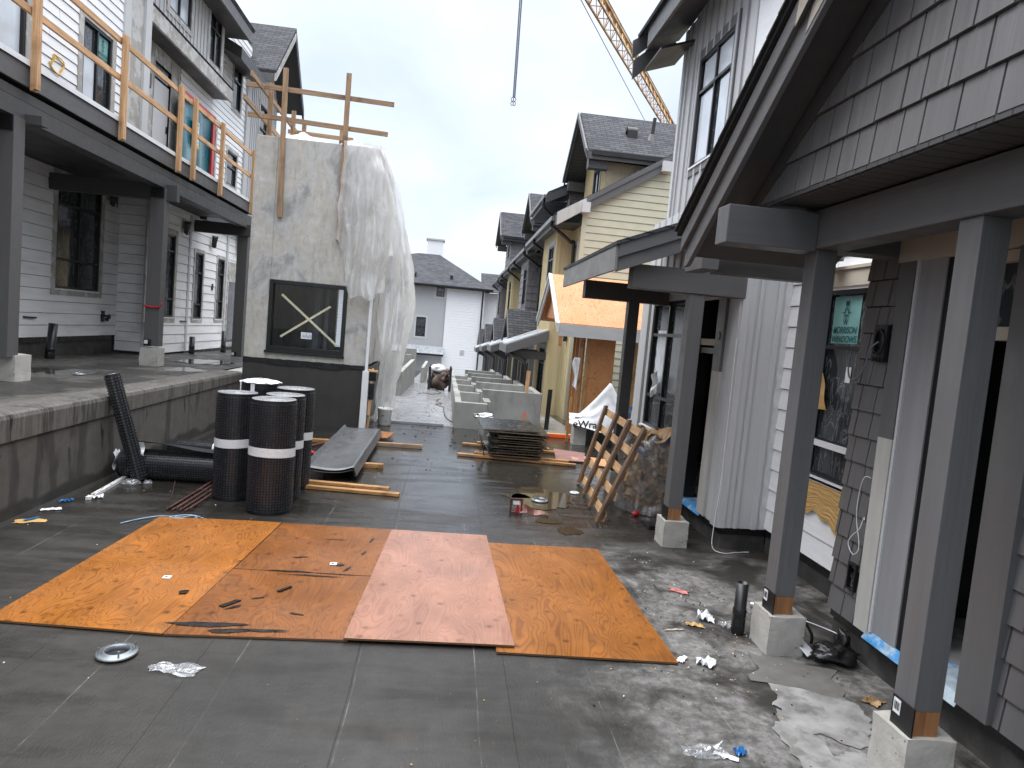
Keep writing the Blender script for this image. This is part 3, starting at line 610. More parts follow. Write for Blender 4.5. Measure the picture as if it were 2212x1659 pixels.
window(LB, PN, *U0, vs=[(.55,0,1)], gm=M_glassf, trim=M_trimL, tw=.13)
window(LB, P, *U5, hs=[(.5,0,1)], gm=M_glassf, trim=M_trimL); window(LB, P, *U6, hs=[(.55,0,1)], trim=M_trimL); window(LB, P, *U7, hs=[(.6,0,1)], trim=M_trimL)
m = MB(); m.pbox(P,15.58,16.38,-.08,-.03,5.06,7.0); dd = part('balcony_door', m, M_lg, LB)
m = MB(); m.pbox(P,15.6,16.35,-.075,-.03,7.05,7.32); part('transom', m, M_glass, dd); m = MB(); m.pbox(P,16.3,16.34,-.029,-.01,6.0,6.15); part('handle', m, M_black, dd)
# projecting bay with its brow
P = XP(-6.25); A1 = (15.0,16.15,8.25,10.1); B1 = (17.3,18.1,8.1,9.4)
m = MB(); battens(m, P, 14.3, 18.35, 7.93, 11.8, .2, [A1,B1]); battens(m, YN(14.3), -6.7, -6.25, 7.93, 11.8, .2); part('bay_wall', m, M_lgh, LB)
window(LB, P, *A1, vs=[(.5,0,1)], gm=M_glassf, trim=M_trimL); window(LB, P, *B1, vs=[(.5,0,1)], hs=[(.62,0,1)], trim=M_trimL)
m = MB(); m.box(-6.28,-6.22,14.25,19.1,7.64,7.94); m.box(-6.68,-6.28,14.25,14.3,7.64,7.94); part('bay_fascia', m, M_trimL, LB, bevel=.004)
m = MB(); m.box(-6.69,-6.28,14.31,19.05,7.67,7.72); part('bay_soffit', m, M_soffy, LB)
m = MB(); m.prism([(-6.22,14.2,7.95),(-6.7,14.2,8.2),(-6.7,14.2,8.24),(-6.20,14.2,7.98)], (0,4.9,0)); part('bay_skirt_roof', m, M_shy, LB)
# eaves
m = MB(); m.prism([(-5.72,13,9.43),(-7.4,13,10.4),(-7.4,13,10.48),(-5.68,13,9.50)], (0,5.95,0)); part('roof', m, M_shy, LB)
m = MB(); m.box(-5.78,-5.73,13,18.9,9.14,9.42); part('eave_fascia', m, M_gy, LB); m = MB(); m.box(-6.7,-5.78,18.35,18.85,9.2,9.25); m.box(-6.25,-5.78,14.3,18.35,9.2,9.25); part('eave_soffit', m, M_soffy, LB)
m = MB(); m.prism([(-6.0,18.95,8.75),(-6.9,18.95,9.2),(-6.9,18.95,9.5),(-6.0,18.95,9.05)], (0,2.4,0)); part('lower_eave', m, M_gd, LB)
# gable wing at the far end
XG, pkY, pkZ, nY, nZ, fY = -5.8, 23.7, 11.45, 21.6, 9.38, 25.5
for s, yy_, nm in ((0,nY,'near'),(1,fY,'far')):
    m = MB(); m.prism([(XG,pkY,pkZ),(XG,yy_,nZ),(XG,yy_,nZ+.09),(XG,pkY,pkZ+.12)], (-2.6,0,0)); part('wing_roof', m, M_shx, LB)
    m = MB(); m.prism([(XG+.01,pkY,pkZ-.02),(XG+.01,yy_,nZ-.02),(XG+.01,yy_,nZ-.24),(XG+.01,pkY,pkZ-.26)], (-.06,0,0)); part('wing_barge', m, M_trimL if s == 0 else M_gd, LB)
    m = MB(); m.prism([(XG-.06,pkY,pkZ-.04),(XG-.06,yy_,nZ-.04),(XG-.06,yy_,nZ-.09),(XG-.06,pkY,pkZ-.09)], (-1.0,0,0)); part('wing_soffit', m, M_gd, LB)
m = MB(); m.box(-8.4,XG-.06,nY-.01,nY+.03,nZ-.28,nZ-.02); part('wing_eave_fascia', m, M_gy, LB)
P = XP(-6.68); m = MB(); tp = lambda u: min(nZ-.1+(u-nY), nZ-.1+(fY-u))
battens(m, P, 22.05, 25.3, 4.0, 11.2, .2, [(23.2,24.1,7.1,8.9)], planes=[(-1,1,nZ-.1-nY),(1,1,nZ-.1+fY)], top=tp); m.pbox(P,21.75,22.05,0,.05,4.6,nZ-.3); part('wing_wall', m, M_lgh, LB)
window(LB, P, 23.2,24.1,7.1,8.9, hs=[(.6,0,1)], trim=M_trimL)
# small fixtures on the lower wall
P = XP(-7.6)
def fixture(name, mb, ms, par): return part(name, mb, ms, par)
for uy, zz in ((14.3,1.62),(15.5,1.74)):
    pass
for Pq, u, z in ((XP(-7.6),15.62,1.78),(P2,15.2+1.25,1.55)):
    m = MB(); m.pbox(Pq,u-.06,u+.06,.0,.04,z-.12,z+.12); m.cyl(Pq(u,.04,z+.02),Pq(u,.14,z+.0),.02); m.cyl(Pq(u,.14,z-.0),Pq(u,.17,z),.055); m.box(*(lambda p: (p[0]-.02,p[0]+.05,p[1]-.015,p[1]+.015,p[2]-.1,p[2]-.02))(Pq(u,.1,z))); part('hose_bib', m, M_black, LB)
for Pq, u, z, a in ((XP(-7.6),13.0,1.72,.3),(P2,18.1,1.75,.2)):
    m = MB(); m.beam(Pq(u-.16,.03,z+.01),Pq(u+.18,.05,z),.025,.03); part('conduit_stub', m, M_pvc, LB)
for Pq, u, z in ((XP(-7.6),12.0,4.42),(XP(-7.6),15.75,4.4),(P2,17.9,4.15),(P2,19.9,4.05)):
    m = MB(); c = Pq(u,.06,z); m.grid(lambda a,b: (c[0]+.02+.12*math.sin(a*3.14)*(1-.5*b), c[1]-.14+.28*a+.05*b*math.sin(9*a), c[2]+.12-.30*b-.05*math.sin(7*a)*b), 6, 5); part('light_wrap', m, M_blackm, LB, solid=.01)
m = MB()
for Pq, u, z in ((P2,20.15,2.75),): m.pbox(Pq,u-.06,u+.06,0,.03,z-.09,z+.09)
Pu = XP(-6.7); m.pbox(Pu,15.1,15.25,.05,.08,6.65,6.95); part('outlet_box', m, M_black, LB)
m = MB(); rr = random.Random(2)
m.tube([XP(-6.25)(11.15+.16*math.cos(t)*(1+.25*math.sin(t*1.3))+.04*math.sin(3*t), .03, 5.65+.13*math.sin(t+.3*math.sin(t*2.3))) for t in [i*.35 for i in range(38)]], .008, 6); part('wire_coil', m, M_yelt, LB)

# guardrail on the balcony edge
GR = thing('guardrail', 'temporary lumber guardrail nailed along the edge of the left balcony', 'guardrail', (-5.42, 13.7, 4.7))
for y, w in ((9.22,2),(11.47,2),(13.69,2),(14.42,1),(16.05,1),(18.45,1)):
    m = MB(); m.beam((-5.405,y,4.70),(-5.405+.01,y-.02,6.32 if y > 10 else 6.6),.085,.042,up=(1,0,0))
    m.beam((-5.36,y-.012,4.72),(-5.352,y-.035,6.30 if y > 10 else 6.6),.085,.04,up=(1,0,0))
    part('post', m, M_lum_new['z'], GR, bevel=.003)
for nm, zz in (('top_rail',6.22),('mid_rail',5.66)):
    m = MB()
    for a, b in ((6.0,11.5),(11.44,14.5),(14.3,18.5)): m.beam((-5.455,a,zz+.01),(-5.45,b,zz),.04,.09)
    part(nm, m, M_lum_new['y'], GR, bevel=.003)
m = MB(); Pw = XP(-6.2)
m.grid(lambda a, b: (-6.52+.04*math.sin(a*9)*math.sin(b*3+a*4), 16.45+2.2*a, 5.07+2.0*b), 24, 16)
t = solo('door_sheet', m, M_teal, 'teal plastic sheet taped up with red tape over a balcony doorway', 'plastic sheet', (-6.52,17.5,5.07))
m = MB()
for a, b, c, d_ in ((16.40,16.55,5.06,7.1),(18.5,18.68,5.06,7.1)): m.box(-6.5,-6.46,a,b,c,d_)
m.box(-6.5,-6.463,16.55,18.5,6.95,7.1); part('tape_border', m, M_red, t)
m = MB(); m.box(-6.46,-6.455,17.15,17.55,6.05,6.62); m.cur = 1
for k in range(7): m.box(-6.4545,-6.454,17.2,17.5-.03*(k%3),6.12+.055*k,6.14+.055*k)
m.box(-6.4545,-6.454,17.2,17.5,6.52,6.58); m.cur = 2; m.box(-6.4535,-6.452,17.12,17.3,6.58,6.68); m.box(-6.4535,-6.452,17.4,17.58,6.0,6.08); part('notice', m, [M_paper,M_ink,M_yelt], t)

# ================================================================== CONCRETE TOWER
TW = thing('stair_tower', 'bare concrete stair tower with taped black framed window and membrane base', 'stair tower', (-2.8,13.75,0))
x0, x1, y0, y1, zt = -4.0, -1.62, 13.75, 17.0, 5.6; wx0, wx1, wz0, wz1 = -3.57, -2.06, 1.46, 2.85; th = .2
m = MB()
for a in sub_rects((x0,x1,1.28,zt), [(wx0,wx1,wz0,wz1)]): m.box(a[0],a[1],y0,y0+th,a[2],a[3])
for a in sub_rects((x0+th,x1-th,1.28,zt), [(-2.75,-2.5,1.5,3.2)]): m.box(a[0],a[1],y1-th,y1,a[2],a[3])  # unseen opening added in the back wall to let light into the tower
m.box(x0,x0+th,y0+th,y1,1.28,zt)
m.box(x1-th,x1,y0+th,y1,1.28,zt)
m.box(x0+th,x1-th,y0+th,y1-th,zt-.2,zt-.002); part('wall', m, M_tower, TW, bevel=.012)
m = MB(); m.box(x0-.0,x1-.01,y0-.02,y1,-.8,1.22); part('base_membrane', m, M_towb, TW, bevel=.01)
m = MB(); rr = random.Random(8); n = 30
m.add([(x0+(x1-x0-.01)*i/n, y0-.032, z) for i in range(n+1) for z in (1.19+.02*math.sin(i*.5)+rr.uniform(-.008,.008)-.03*max(0,math.sin(i*.21-2)), 1.292+rr.uniform(-.006,.006))], [(2*i,2*i+2,2*i+3,2*i+1) for i in range(n)])
m.box(x0,x1-.012,y0-.03,y0+.1,1.2,1.285); part('mastic_strip', m, M_blackm, TW)
m = MB(); m.box(x0+th,x1-th,y0+th,y1-th,1.2,1.3); part('floor', m, M_interf, TW)
PT = YN(y0); f = MB(); fw = .075
f.pbox(PT,wx0,wx0+fw,-.12,.035,wz0,wz1); f.pbox(PT,wx1-fw,wx1,-.12,.035,wz0,wz1); f.pbox(PT,wx0+fw,wx1-fw,-.12,.033,wz1-fw,wz1); f.pbox(PT,wx0+fw,wx1-fw,-.12,.033,wz0,wz0+.09); f.pbox(PT,wx0-.03,wx1+.02,.0,.05,wz0-.05,wz0-.002)
tw = part('window', f, M_black, TW, bevel=.004)
m = MB(); m.face([PT(wx0+.05,-.05,wz0+.05),PT(wx1-.05,-.05,wz0+.05),PT(wx1-.05,-.05,wz1-.05),PT(wx0+.05,-.05,wz1-.05)]); part('pane', m, M_clear, tw)
m = MB(); m.beam((-3.34,y0+.043,2.58),(-2.22,y0+.043,1.66),.004,.045,up=(0,0,1)); m.beam((-3.32,y0+.041,1.74),(-2.38,y0+.041,2.42),.004,.042); m.cur = 1
m.box(-2.92,-2.71,y0+.032,y0+.036,1.735,1.865); m.cur = 2
for k in range(8): m.box(-2.89+.021*k,-2.882+.021*k+.006*(k%2),y0+.030,y0+.0315,1.76,1.84-.02*(k%3))
part('tape_cross', m, [mat('masking_tape', (.55,.53,.38), rough=.6, var=.12), M_paper, mat('grey_ink', (.25,.3,.45), rough=.6, var=0)], tw)
m = MB(); m.cur = 0
for xx, yy_, w, h_ in ((-2.95,15.1,.12,4),(-2.70,15.0,.08,4),(-2.35,15.3,.16,4),(-3.3,16.2,.3,4)): m.box(xx,xx+w,yy_,yy_+.12,1.3,h_)
part('interior_framing', m, M_lg, TW)
m = MB(); m.box(-1.64,-1.52,13.62,13.74,.0,1.2); m.box(-1.6,-1.55,13.64,13.70,1.2,2.8); part('edge_trim', m, M_alu, TW)
m = MB(); m.beam((-1.50,13.9,.02),(-1.47,13.9,.62),.09,.04,up=(1,0,0)); m.beam((-1.49,13.8,.3),(-1.46,13.8,1.25),.09,.04,up=(1,0,0)); m.beam((-1.6,13.7,1.22),(-1.35,13.74,1.2),.09,.04); part('brace_lumber', m, M_lum_new['z'], TW, bevel=.003)
m = MB(); m.box(-1.52,-1.40,13.74,13.80,.62,.95); m.box(-1.52,-1.38,13.75,13.79,1.0,1.2); part('mastic_flap', m, M_blackm, TW)
# guardrail on the tower
TG = thing('guardrail', 'weathered lumber guardrail standing on top of the concrete tower', 'guardrail', (-2.8,13.7,5.6))
Lo = M_lum_old
for a, b in (((-3.46,13.705,4.06),(-3.50,13.69,6.88)),((-2.30,13.705,3.72),(-2.31,13.69,6.93)),((-3.86,16.0,5.5),(-3.86,16.0,6.75)),((-3.86,14.1,5.5),(-3.86,14.1,6.7)),((-3.75,16.6,5.5),(-3.75,16.6,6.65)),((-2.88,16.6,5.5),(-2.88,16.6,6.6))):
    m = MB(); m.beam(a,b,.095,.045,up=(0,-1,0)); part('post', m, Lo['z'], TG, bevel=.003)
m = MB(); m.beam((-4.22,13.75,6.52),(-1.42,13.75,6.46),.04,.09); m.beam((-3.91,12.95,6.47),(-3.90,16.5,6.42),.04,.09); m.beam((-4.1,16.55,6.43),(-2.6,16.55,6.40),.04,.09); part('top_rail', m, Lo['x'], TG, bevel=.003)
m = MB(); m.beam((-4.18,13.75,5.96),(-1.5,13.75,5.88),.04,.09); m.beam((-3.91,12.6,5.94),(-3.90,16.5,5.88),.04,.09); part('mid_rail', m, Lo['x'], TG, bevel=.003)

# plastic sheeting draped from the tower roof
def drape(a, b):
    top = 5.66-.12*a
    # footprint: front face (a<.25) then corner and flaring side
    if a < .25:
        s = a/.25; x = -2.32+.74*s; y = 13.70-.03*math.sin(s*3.1); low = 3.75-1.12*min(1,s/.42)**1.3+.10*max(0,s-.6)+.05*math.sin(s*13)
        
        f = b; z = top+(low-top)*f; x += .10*f*s; y -= (.05+.05*math.sin(s*16+f*2)*f+.05*math.sin(s*31)*f+.12*f*s)
    else:
        s = (a-.25)/.75; x = -1.58+.05*s; y = 13.64+4.2*s; low = 2.72-.2*s if s < .14 else (2.7-2.6*min(1,(s-.14)*9) if s < .26 else .12-.02*s)
        low += .12*math.sin(s*17); z = top+(low-top)*b
        fl = math.sin(min(1,b*1.15)*math.pi*.8)**1.3; x += fl*(.30+.25*s)*min(1,.25+s*4); fold = (abs(math.sin(s*19+.9*math.sin(b*3)))-.5)*.13+math.sin(s*9+2*b)*.07
        x += fold*min(1,b*2.2); y -= .1*math.sin(b*3)*(1-s)
    q = Vector((x*2.1,y*2.1,z*1.3)); nn_ = mnoise.noise_vector(q); n2_ = mnoise.noise_vector(Vector((x*7,y*7,z*2.6)))
    return (x+.06*nn_.x+.04*n2_.x, y+.06*nn_.y+.035*n2_.y, z+.03*nn_.z)
m = MB(); m.grid(drape, 110, 60)
PS = solo('plastic_sheet', m, M_poly, 'translucent white plastic sheeting hanging over the right side of the concrete tower', 'plastic sheet', (-1.6,14,5.6))
m = MB()
def pile(a, b):
    x = -3.7+2.2*a; y = 13.95+2.2*b; e = math.sin(a*3.14)*.0+1; nn_ = mnoise.noise(Vector((x*2.2,y*2.2,3))); edge = min(a,1-a,b,1-b)*6
    return (x,y,5.615+min(1,edge)*(.12+.20*nn_+.28*math.exp(-((a-.12)/.16)**2)*(1-b*.5)))
m.grid(pile, 34, 22); part('top_fold', m, M_poly, PS)
for s, zz, L_ in ((.1,2.3,.35),(.5,1.9,.45),(.16,1.0,.5),(.3,.55,.3)):
    m = MB(); p = [drape(.25+.75*s, (5.6-zz-L_*t)/5.5) for t in (0,.33,.66,1)]
    for (a, b) in zip(p, p[1:]):
        m.face([(a[0]+.08,a[1]-.09,a[2]),(a[0]+.08,a[1]-.02,a[2]),(b[0]+.08,b[1]-.03,b[2]),(b[0]+.08,b[1]-.10,b[2])])
    part('blue_tape', m, M_tape, PS)
m = MB(); m.lathe([(0,0),(.12,0),(.14,.02),(.15,.33),(.158,.34),(.158,.37),(.15,.375),(.14,.37),(.13,.05),(0,.04)]); m.smooth = False
BK = solo('pail', m, M_bucket, 'paint splashed white pail at the foot of the hanging plastic', 'pail', (-1.22,14.55,0), local=True)
m = MB(); m.tube([(.155*math.cos(t), .155*math.sin(t), .34-.12*math.sin(t) if math.sin(t)>0 else .34) for t in [math.pi*i/10 for i in range(11)]], .004, 6); part('handle', m, M_metal, BK, local=True)

# ================================================================== RIGHT NEAR TOWNHOUSE
RB = thing('townhouse', 'dark grey shingle clad townhouse with timber porches at the right front', 'townhouse', (3.26, 5, 0))
P = XN(3.26); DO = (3.60,4.50,.28,3.0); S = 3.36
m = MB(); shakes(m, P, -1.0, 5.05, .27, 3.5, .208, [(3.36,4.66,.2,3.24)], seed=4, wmin=.11, wmax=.20); m.face([(3.26,5.05,.27),(3.8,5.05,.27),(3.8,5.05,3.5),(3.26,5.05,3.5)]); part('porch_wall', m, [M_shake, M_black], RB)
m = MB(); m.box(3.30,3.5,-1,5.02,-.02,.20); part('foundation', m, M_membw, RB); m = MB(); m.box(3.28,3.5,-1,5.04,.19,.275); part('mastic_strip', m, M_blackm, RB)
m = MB(); m.pbox(P,4.50,4.66,0,.035,.27,1.72); part('door_casing', m, M_prime, RB, bevel=.003)
m = MB(); m.pbox(P,4.50,4.66,0,.0352,1.7202,3.0); part('door_casing', m, M_gz, RB, bevel=.003)
m = MB(); m.pbox(P,4.22,4.499,-.06,.012,.3,3.0); part('door_jamb', m, paint('jamb_grey', (.26,.26,.268), 'z', bump=.05), RB, bevel=.002); m = MB(); m.pbox(P,4.465,4.49,.0125,.03,.3,3.0); part('caulk_bead', m, M_lg, RB)
m = MB(); m.pbox(P,3.36,4.68,-.0,.04,3.0,3.22); m.pbox(P,3.36,4.70,.0,.06,3.22,3.25); part('door_header', m, M_cream, RB)
m = MB(); m.pbox(P,3.36,3.6,0,.06,.27,3.0); part('door_casing', m, M_gz, RB, bevel=.003)
m = MB(); m.pbox(P,4.18,4.219,-.2,.0,.3,3.0); m.pbox(P,3.6,3.63,-.2,.0,.3,3.0); part('door_frame', m, M_black, RB)
m = MB(); m.pbox(P,3.63,4.18,-.12,-.02,2.46,2.54); part('transom_bar', m, M_cream, RB); m = MB(); m.pbox(P,3.63,4.18,-.12,-.02,2.93,3.0); part('head_jamb', m, M_cream, RB)
m = MB(); m.face([P(3.63,-.08,2.54),P(4.18,-.08,2.54),P(4.18,-.08,2.93),P(3.63,-.08,2.93)]); part('transom_glass', m, M_glass, RB)
m = MB(); m.pbox(P,4.165,4.181,-.15,-.12,1.24,1.34); part('strike_plate', m, M_raw, RB)
m = MB(); m.grid(lambda a,b: P(3.60+.92*a, .055-.34*b, .30-.06*max(0,1-b*9)+.004*math.sin(a*31)*math.sin(b*14)), 20, 16); part('sill_membrane', m, M_blue, RB)
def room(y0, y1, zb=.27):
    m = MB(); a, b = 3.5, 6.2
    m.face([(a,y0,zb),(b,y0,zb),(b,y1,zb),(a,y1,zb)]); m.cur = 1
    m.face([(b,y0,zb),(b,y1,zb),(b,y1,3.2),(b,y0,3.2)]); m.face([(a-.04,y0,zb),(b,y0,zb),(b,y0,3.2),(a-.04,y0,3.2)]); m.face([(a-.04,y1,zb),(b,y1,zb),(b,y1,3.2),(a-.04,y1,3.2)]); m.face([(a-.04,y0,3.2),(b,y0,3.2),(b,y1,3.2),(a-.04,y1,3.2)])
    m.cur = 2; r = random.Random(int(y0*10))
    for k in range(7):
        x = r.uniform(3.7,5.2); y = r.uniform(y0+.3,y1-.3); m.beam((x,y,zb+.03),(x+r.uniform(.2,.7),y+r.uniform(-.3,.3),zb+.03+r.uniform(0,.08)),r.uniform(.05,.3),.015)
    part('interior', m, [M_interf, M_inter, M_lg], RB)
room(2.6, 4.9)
# recessed white wall with the poster window
P = XN(3.78); WW = (5.66,6.52,1.07,2.94)
m = MB(); lap(m, P, 5.0, 7.22, .27, 4.2, .235, [WW], rng=random.Random(9)); part('recess_wall', m, [M_white, M_black], RB)
m = MB(); m.box(3.80,4.0,5.12,7.22,-.02,.2); part('foundation', m, M_membw, RB); m = MB(); m.box(3.79,4.0,5.12,7.22,.18,.275); part('mastic_strip', m, M_blackm, RB)
w = window(RB, P, *WW, hs=[(.185,0,1),(.20,0,1),(.70,0,1)], sill=.05, mw=.035)
m = MB(); m.pbox(P,WW[0],WW[1],.012,.03,1.39,1.45); m.pbox(P,WW[0],WW[0]+.03,.016,.03,1.1,1.40); m.pbox(P,WW[0]-.02,WW[1],.012,.05,1.045,1.085); part('bare_sash', m, M_alu, w)
poster(w, P, 5.98, 6.42, 2.42, 2.88, True)
m = MB(); m.pbox(P,6.02,6.1,-.034,-.03,2.05,2.2); m.pbox(P,5.78,5.9,-.034,-.03,2.15,2.34); m.pbox(P,5.74,5.8,-.034,-.03,1.62,1.8); part('sticker', m, M_paper, w)
m = MB(); m.pbox(P,5.5,6.7,0,.03,2.97,3.13); m.pbox(P,5.48,6.72,0,.05,3.13,3.16); part('window_header', m, M_cream, RB)
m = MB()
m.grid(lambda a,b: P(5.5+1.2*a+.01*math.sin(b*7), .040+.006*mnoise.noise(Vector((a*4,b*22,0)))+.004*mnoise.noise(Vector((a*9,b*60,4))), 1.045-(.36+.05*math.sin(a*8)+.02*math.sin(a*29))*b), 60, 60); part('masking_paper', m, M_kraft, RB); m = MB()
m.grid(lambda a,b: P(6.24+.40*a+.24*b*(1-a), .035+.012*math.sin(b*11+a*3), 1.76+.62*b-.02*a), 8, 20)
part('masking_paper', m, M_kraft, RB)
# small fixtures on the shingle wall
P = XN(3.26); m = MB(); u, z = 4.76, 2.42
m.pbox(P,u-.085,u+.085,.02,.04,z-.15,z+.13); 
for a in sub_rects((u-.075,u+.075,z-.14,z+.12), [(u-.055,u+.055,z-.09,z+.09)]): m.pbox(P,a[0],a[1],.04,.055,a[2],a[3])
vs = [P(u+.055*math.cos(t), .058, z+.09*math.sin(t)) for t in [i*math.pi/10 for i in range(20)]]; m.tube(vs+[vs[0]], .008, 5)
for k in range(4): m.pbox(P,u-.07+.037*k,u-.06+.037*k,.055,.062,z-.15,z-.12)
part('outlet_box', m, M_black, RB)
def arc(pts, n=24):
    o = []
    for i in range(len(pts)-1):
        p0 = Vector(pts[max(i-1,0)]); p1 = Vector(pts[i]); p2 = Vector(pts[i+1]); p3 = Vector(pts[min(i+2,len(pts)-1)])
        for k in range(n):
            t = k/n; o.append(.5*((2*p1)+(p2-p0)*t+(2*p0-5*p1+4*p2-p3)*t*t+(3*p1-p0-3*p2+p3)*t**3))
    return o+[Vector(pts[-1])]
m = MB(); m.tube(arc([P(4.76,.06,2.42),P(4.79,.10,2.36),P(4.84,.09,2.24),P(4.92,.08,2.14),P(5.02,.08,2.12),P(5.08,.07,2.20),P(5.09,.06,2.32)],8), .007, 6); part('grey_cable', m, paint('grey_cable', (.16,.19,.22), 'z'), RB)
m = MB(); m.tube(arc([P(4.68,.03,1.40),P(4.72,.06,1.39),P(4.77,.05,1.22),P(4.77,.04,1.05),P(4.70,.05,.92),P(4.69,.05,.84),P(4.75,.05,.79),P(4.82,.05,.85),P(4.79,.05,.92),P(4.71,.05,1.0),P(4.69,.04,1.09),P(4.665,.05,1.08)],8), .0032, 6); part('white_wire', m, M_alu, RB)
m = MB(); u, z = 4.74, .62
for a in sub_rects((u-.05,u+.05,z-.11,z+.10), [(u-.036,u+.036,z-.09,z+.08)]): m.pbox(P,a[0],a[1],.0,.05,a[2],a[3])
m.pbox(P,u-.036,u+.036,.0,.008,z-.09,z+.08); m.tube(arc([P(u,.01,z+.05),P(u+.02,.03,z),P(u-.02,.03,z-.03),P(u+.01,.02,z-.06)],6),.006,5); part('outlet_box', m, M_black, RB)
# board and batten bay
P = YN(7.22); m = MB(); m.box(3.225,3.8,7.22,7.3,.25,4.2)
for a, b, d in ((3.20,3.285,.03),(3.285,3.36,.016),(3.39,3.43,.022),(3.60,3.66,.022)): m.pbox(P,a,b,0,d,.25,3.42)
m.pbox(P,3.43,3.60,0,.012,3.24,3.42); part('bay_wall', m, M_lg, RB)
m = MB(); rr = random.Random(4); n = 60
m.add([p for i in range(n+1) for p in ((3.70+.02*mnoise.noise(Vector((i*.35,0,0)))+rr.uniform(-.006,.006),7.217,.25+3.1*i/n),(3.772,7.217,.25+3.1*i/n))], [(2*i,2*i+1,2*i+3,2*i+2) for i in range(n)]); part('paint_edge', m, mat('patched_paint', (.58,.585,.59), rough=.5, var=.1, scale=12), RB)
m = MB(); m.box(3.27,3.8,7.25,10.9,-.02,.19); part('foundation', m, M_membw, RB); m = MB(); m.box(3.25,3.8,7.235,10.9,.17,.262); part('mastic_strip', m, M_blackm, RB)
P = XN(3.22); D2 = (7.82,8.46,.28,2.86); W2 = (9.02,10.42,.98,2.9)
m = MB(); battens(m, P, 7.22, 10.95, .25, 4.2, .3, [D2, W2], w=.05, d=.018); m.face([(3.22,10.95,-.3),(9,10.95,-.3),(9,10.95,3.3),(3.22,10.95,3.3)]); part('bay_front_wall', m, M_lg, RB)
for a, b, d in ((7.22,7.36,.04),(10.62,10.97,.05)): m = MB(); m.pbox(P,a,b,0,d,.25,3.35); part('corner_board', m, M_lgh, RB)
m = MB(); m.pbox(P,8.46,8.62,0,.035,.27,2.98); part('door_casing', m, M_lgh, RB); m = MB(); m.pbox(P,7.60,7.82,0,.036,.27,2.0); m.pbox(P,7.4,8.62,0,.033,2.86,2.98); part('door_casing', m, M_prime, RB)
m = MB(); m.pbox(P,7.60,7.82,0,.038,2.0,2.86); m.cyl(P(7.72,.038,2.42),P(7.72,.05,2.42),.05); part('door_casing', m, M_gz, RB)
m = MB(); m.pbox(P,7.82,7.86,-.16,.0,.3,2.86); m.pbox(P,8.42,8.46,-.16,.0,.3,2.86); m.pbox(P,7.86,8.42,-.1,-.02,2.2,2.27); part('door_frame', m, M_black, RB)
m = MB(); m.pbox(P,7.84,8.44,-.05,-.02,2.3,2.38); part('transom_bar', m, M_cream, RB)
dm = MB(); dm.pbox(P,7.862,8.42,-.9,-.86,.3,2.2); part('inner_window', dm, M_glass, RB)
m = MB(); m.grid(lambda a,b: P(7.7+.8*a, .05-.3*b, .29-.05*max(0,1-b*9)), 12, 10); part('sill_membrane', m, M_blue, RB)
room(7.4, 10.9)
w = window(RB, P, *W2, vs=[(.5,0,1)], hs=[(.25,0,1),(.74,0,1)], trim=M_lgh, tw=.12, sill=.08)
m = MB(); m.grid(lambda a,b: P(9.75+.5*a, -.028+.012*mnoise.noise(Vector((a*6,b*9,0))), 1.52+.95*b), 12, 16); part('protective_film', m, M_glassf, w)
m = MB(); m.grid(lambda a,b: P(9.86+.28*a+.06*math.sin(b*9+a*5)*b, .03+.05*math.sin(a*3.1)*math.sin(b*8), 1.52+.34*b-.1*a), 14, 14); part('peeled_film', m, M_bag, w)
m = MB(); m.grid(lambda a,b: P(9.6+.12*a+.05*math.sin(b*5), .09+.03*math.sin(b*5), .94-.26*b), 4, 10); part('loose_tape', m, M_gz, w)

M_bareb = mat('unpainted_barge', (.30,.27,.23), rough=.7, var=.15, scale=12)
# ---- porch A: posts, beams, gable
for y in (4.79, 3.26, 1.75):
    m = MB(); m.box(2.605,2.765,y-.08,y+.08,.44,3.04); o = part('porch_post', m, M_gz, RB, bevel=.004)
    m = MB(); m.box(2.607,2.763,y-.078,y+.078,.295,.44); part('bare_end', m, M_raw, o, bevel=.003)
    m = MB(); m.box(2.594,2.603,y-.10,y+.07,.30,.46); m.cur = 1; m.box(2.591,2.5935,y+.0,y+.055,.37,.45); m.cur = 2
    for k in range(6): m.box(2.5895,2.591,y+.006+.007*k,y+.009+.007*k+.002*(k%2),.39,.435)
    part('base_bracket', m, [M_black, M_paper, M_ink], o, bevel=.003)
m = MB(); m.box(2.58,2.80,-1,4.90,3.04,3.32); part('porch_beam', m, M_gy, RB, bevel=.006)
m = MB(); m.box(1.90,2.578,4.68,4.88,3.02,3.29); m.box(2.802,3.26,4.68,4.88,3.04,3.30); part('cross_beam', m, M_gx, RB, bevel=.006)
m = MB(); m.box(2.31,2.48,6.2,6.65,3.0,3.20); m.box(2.55,3.76,6.45,6.6,3.0,3.2); m.box(2.29,3.7,6.18,6.40,3.204,3.24); part('outlooker', m, M_gx, RB, bevel=.005)
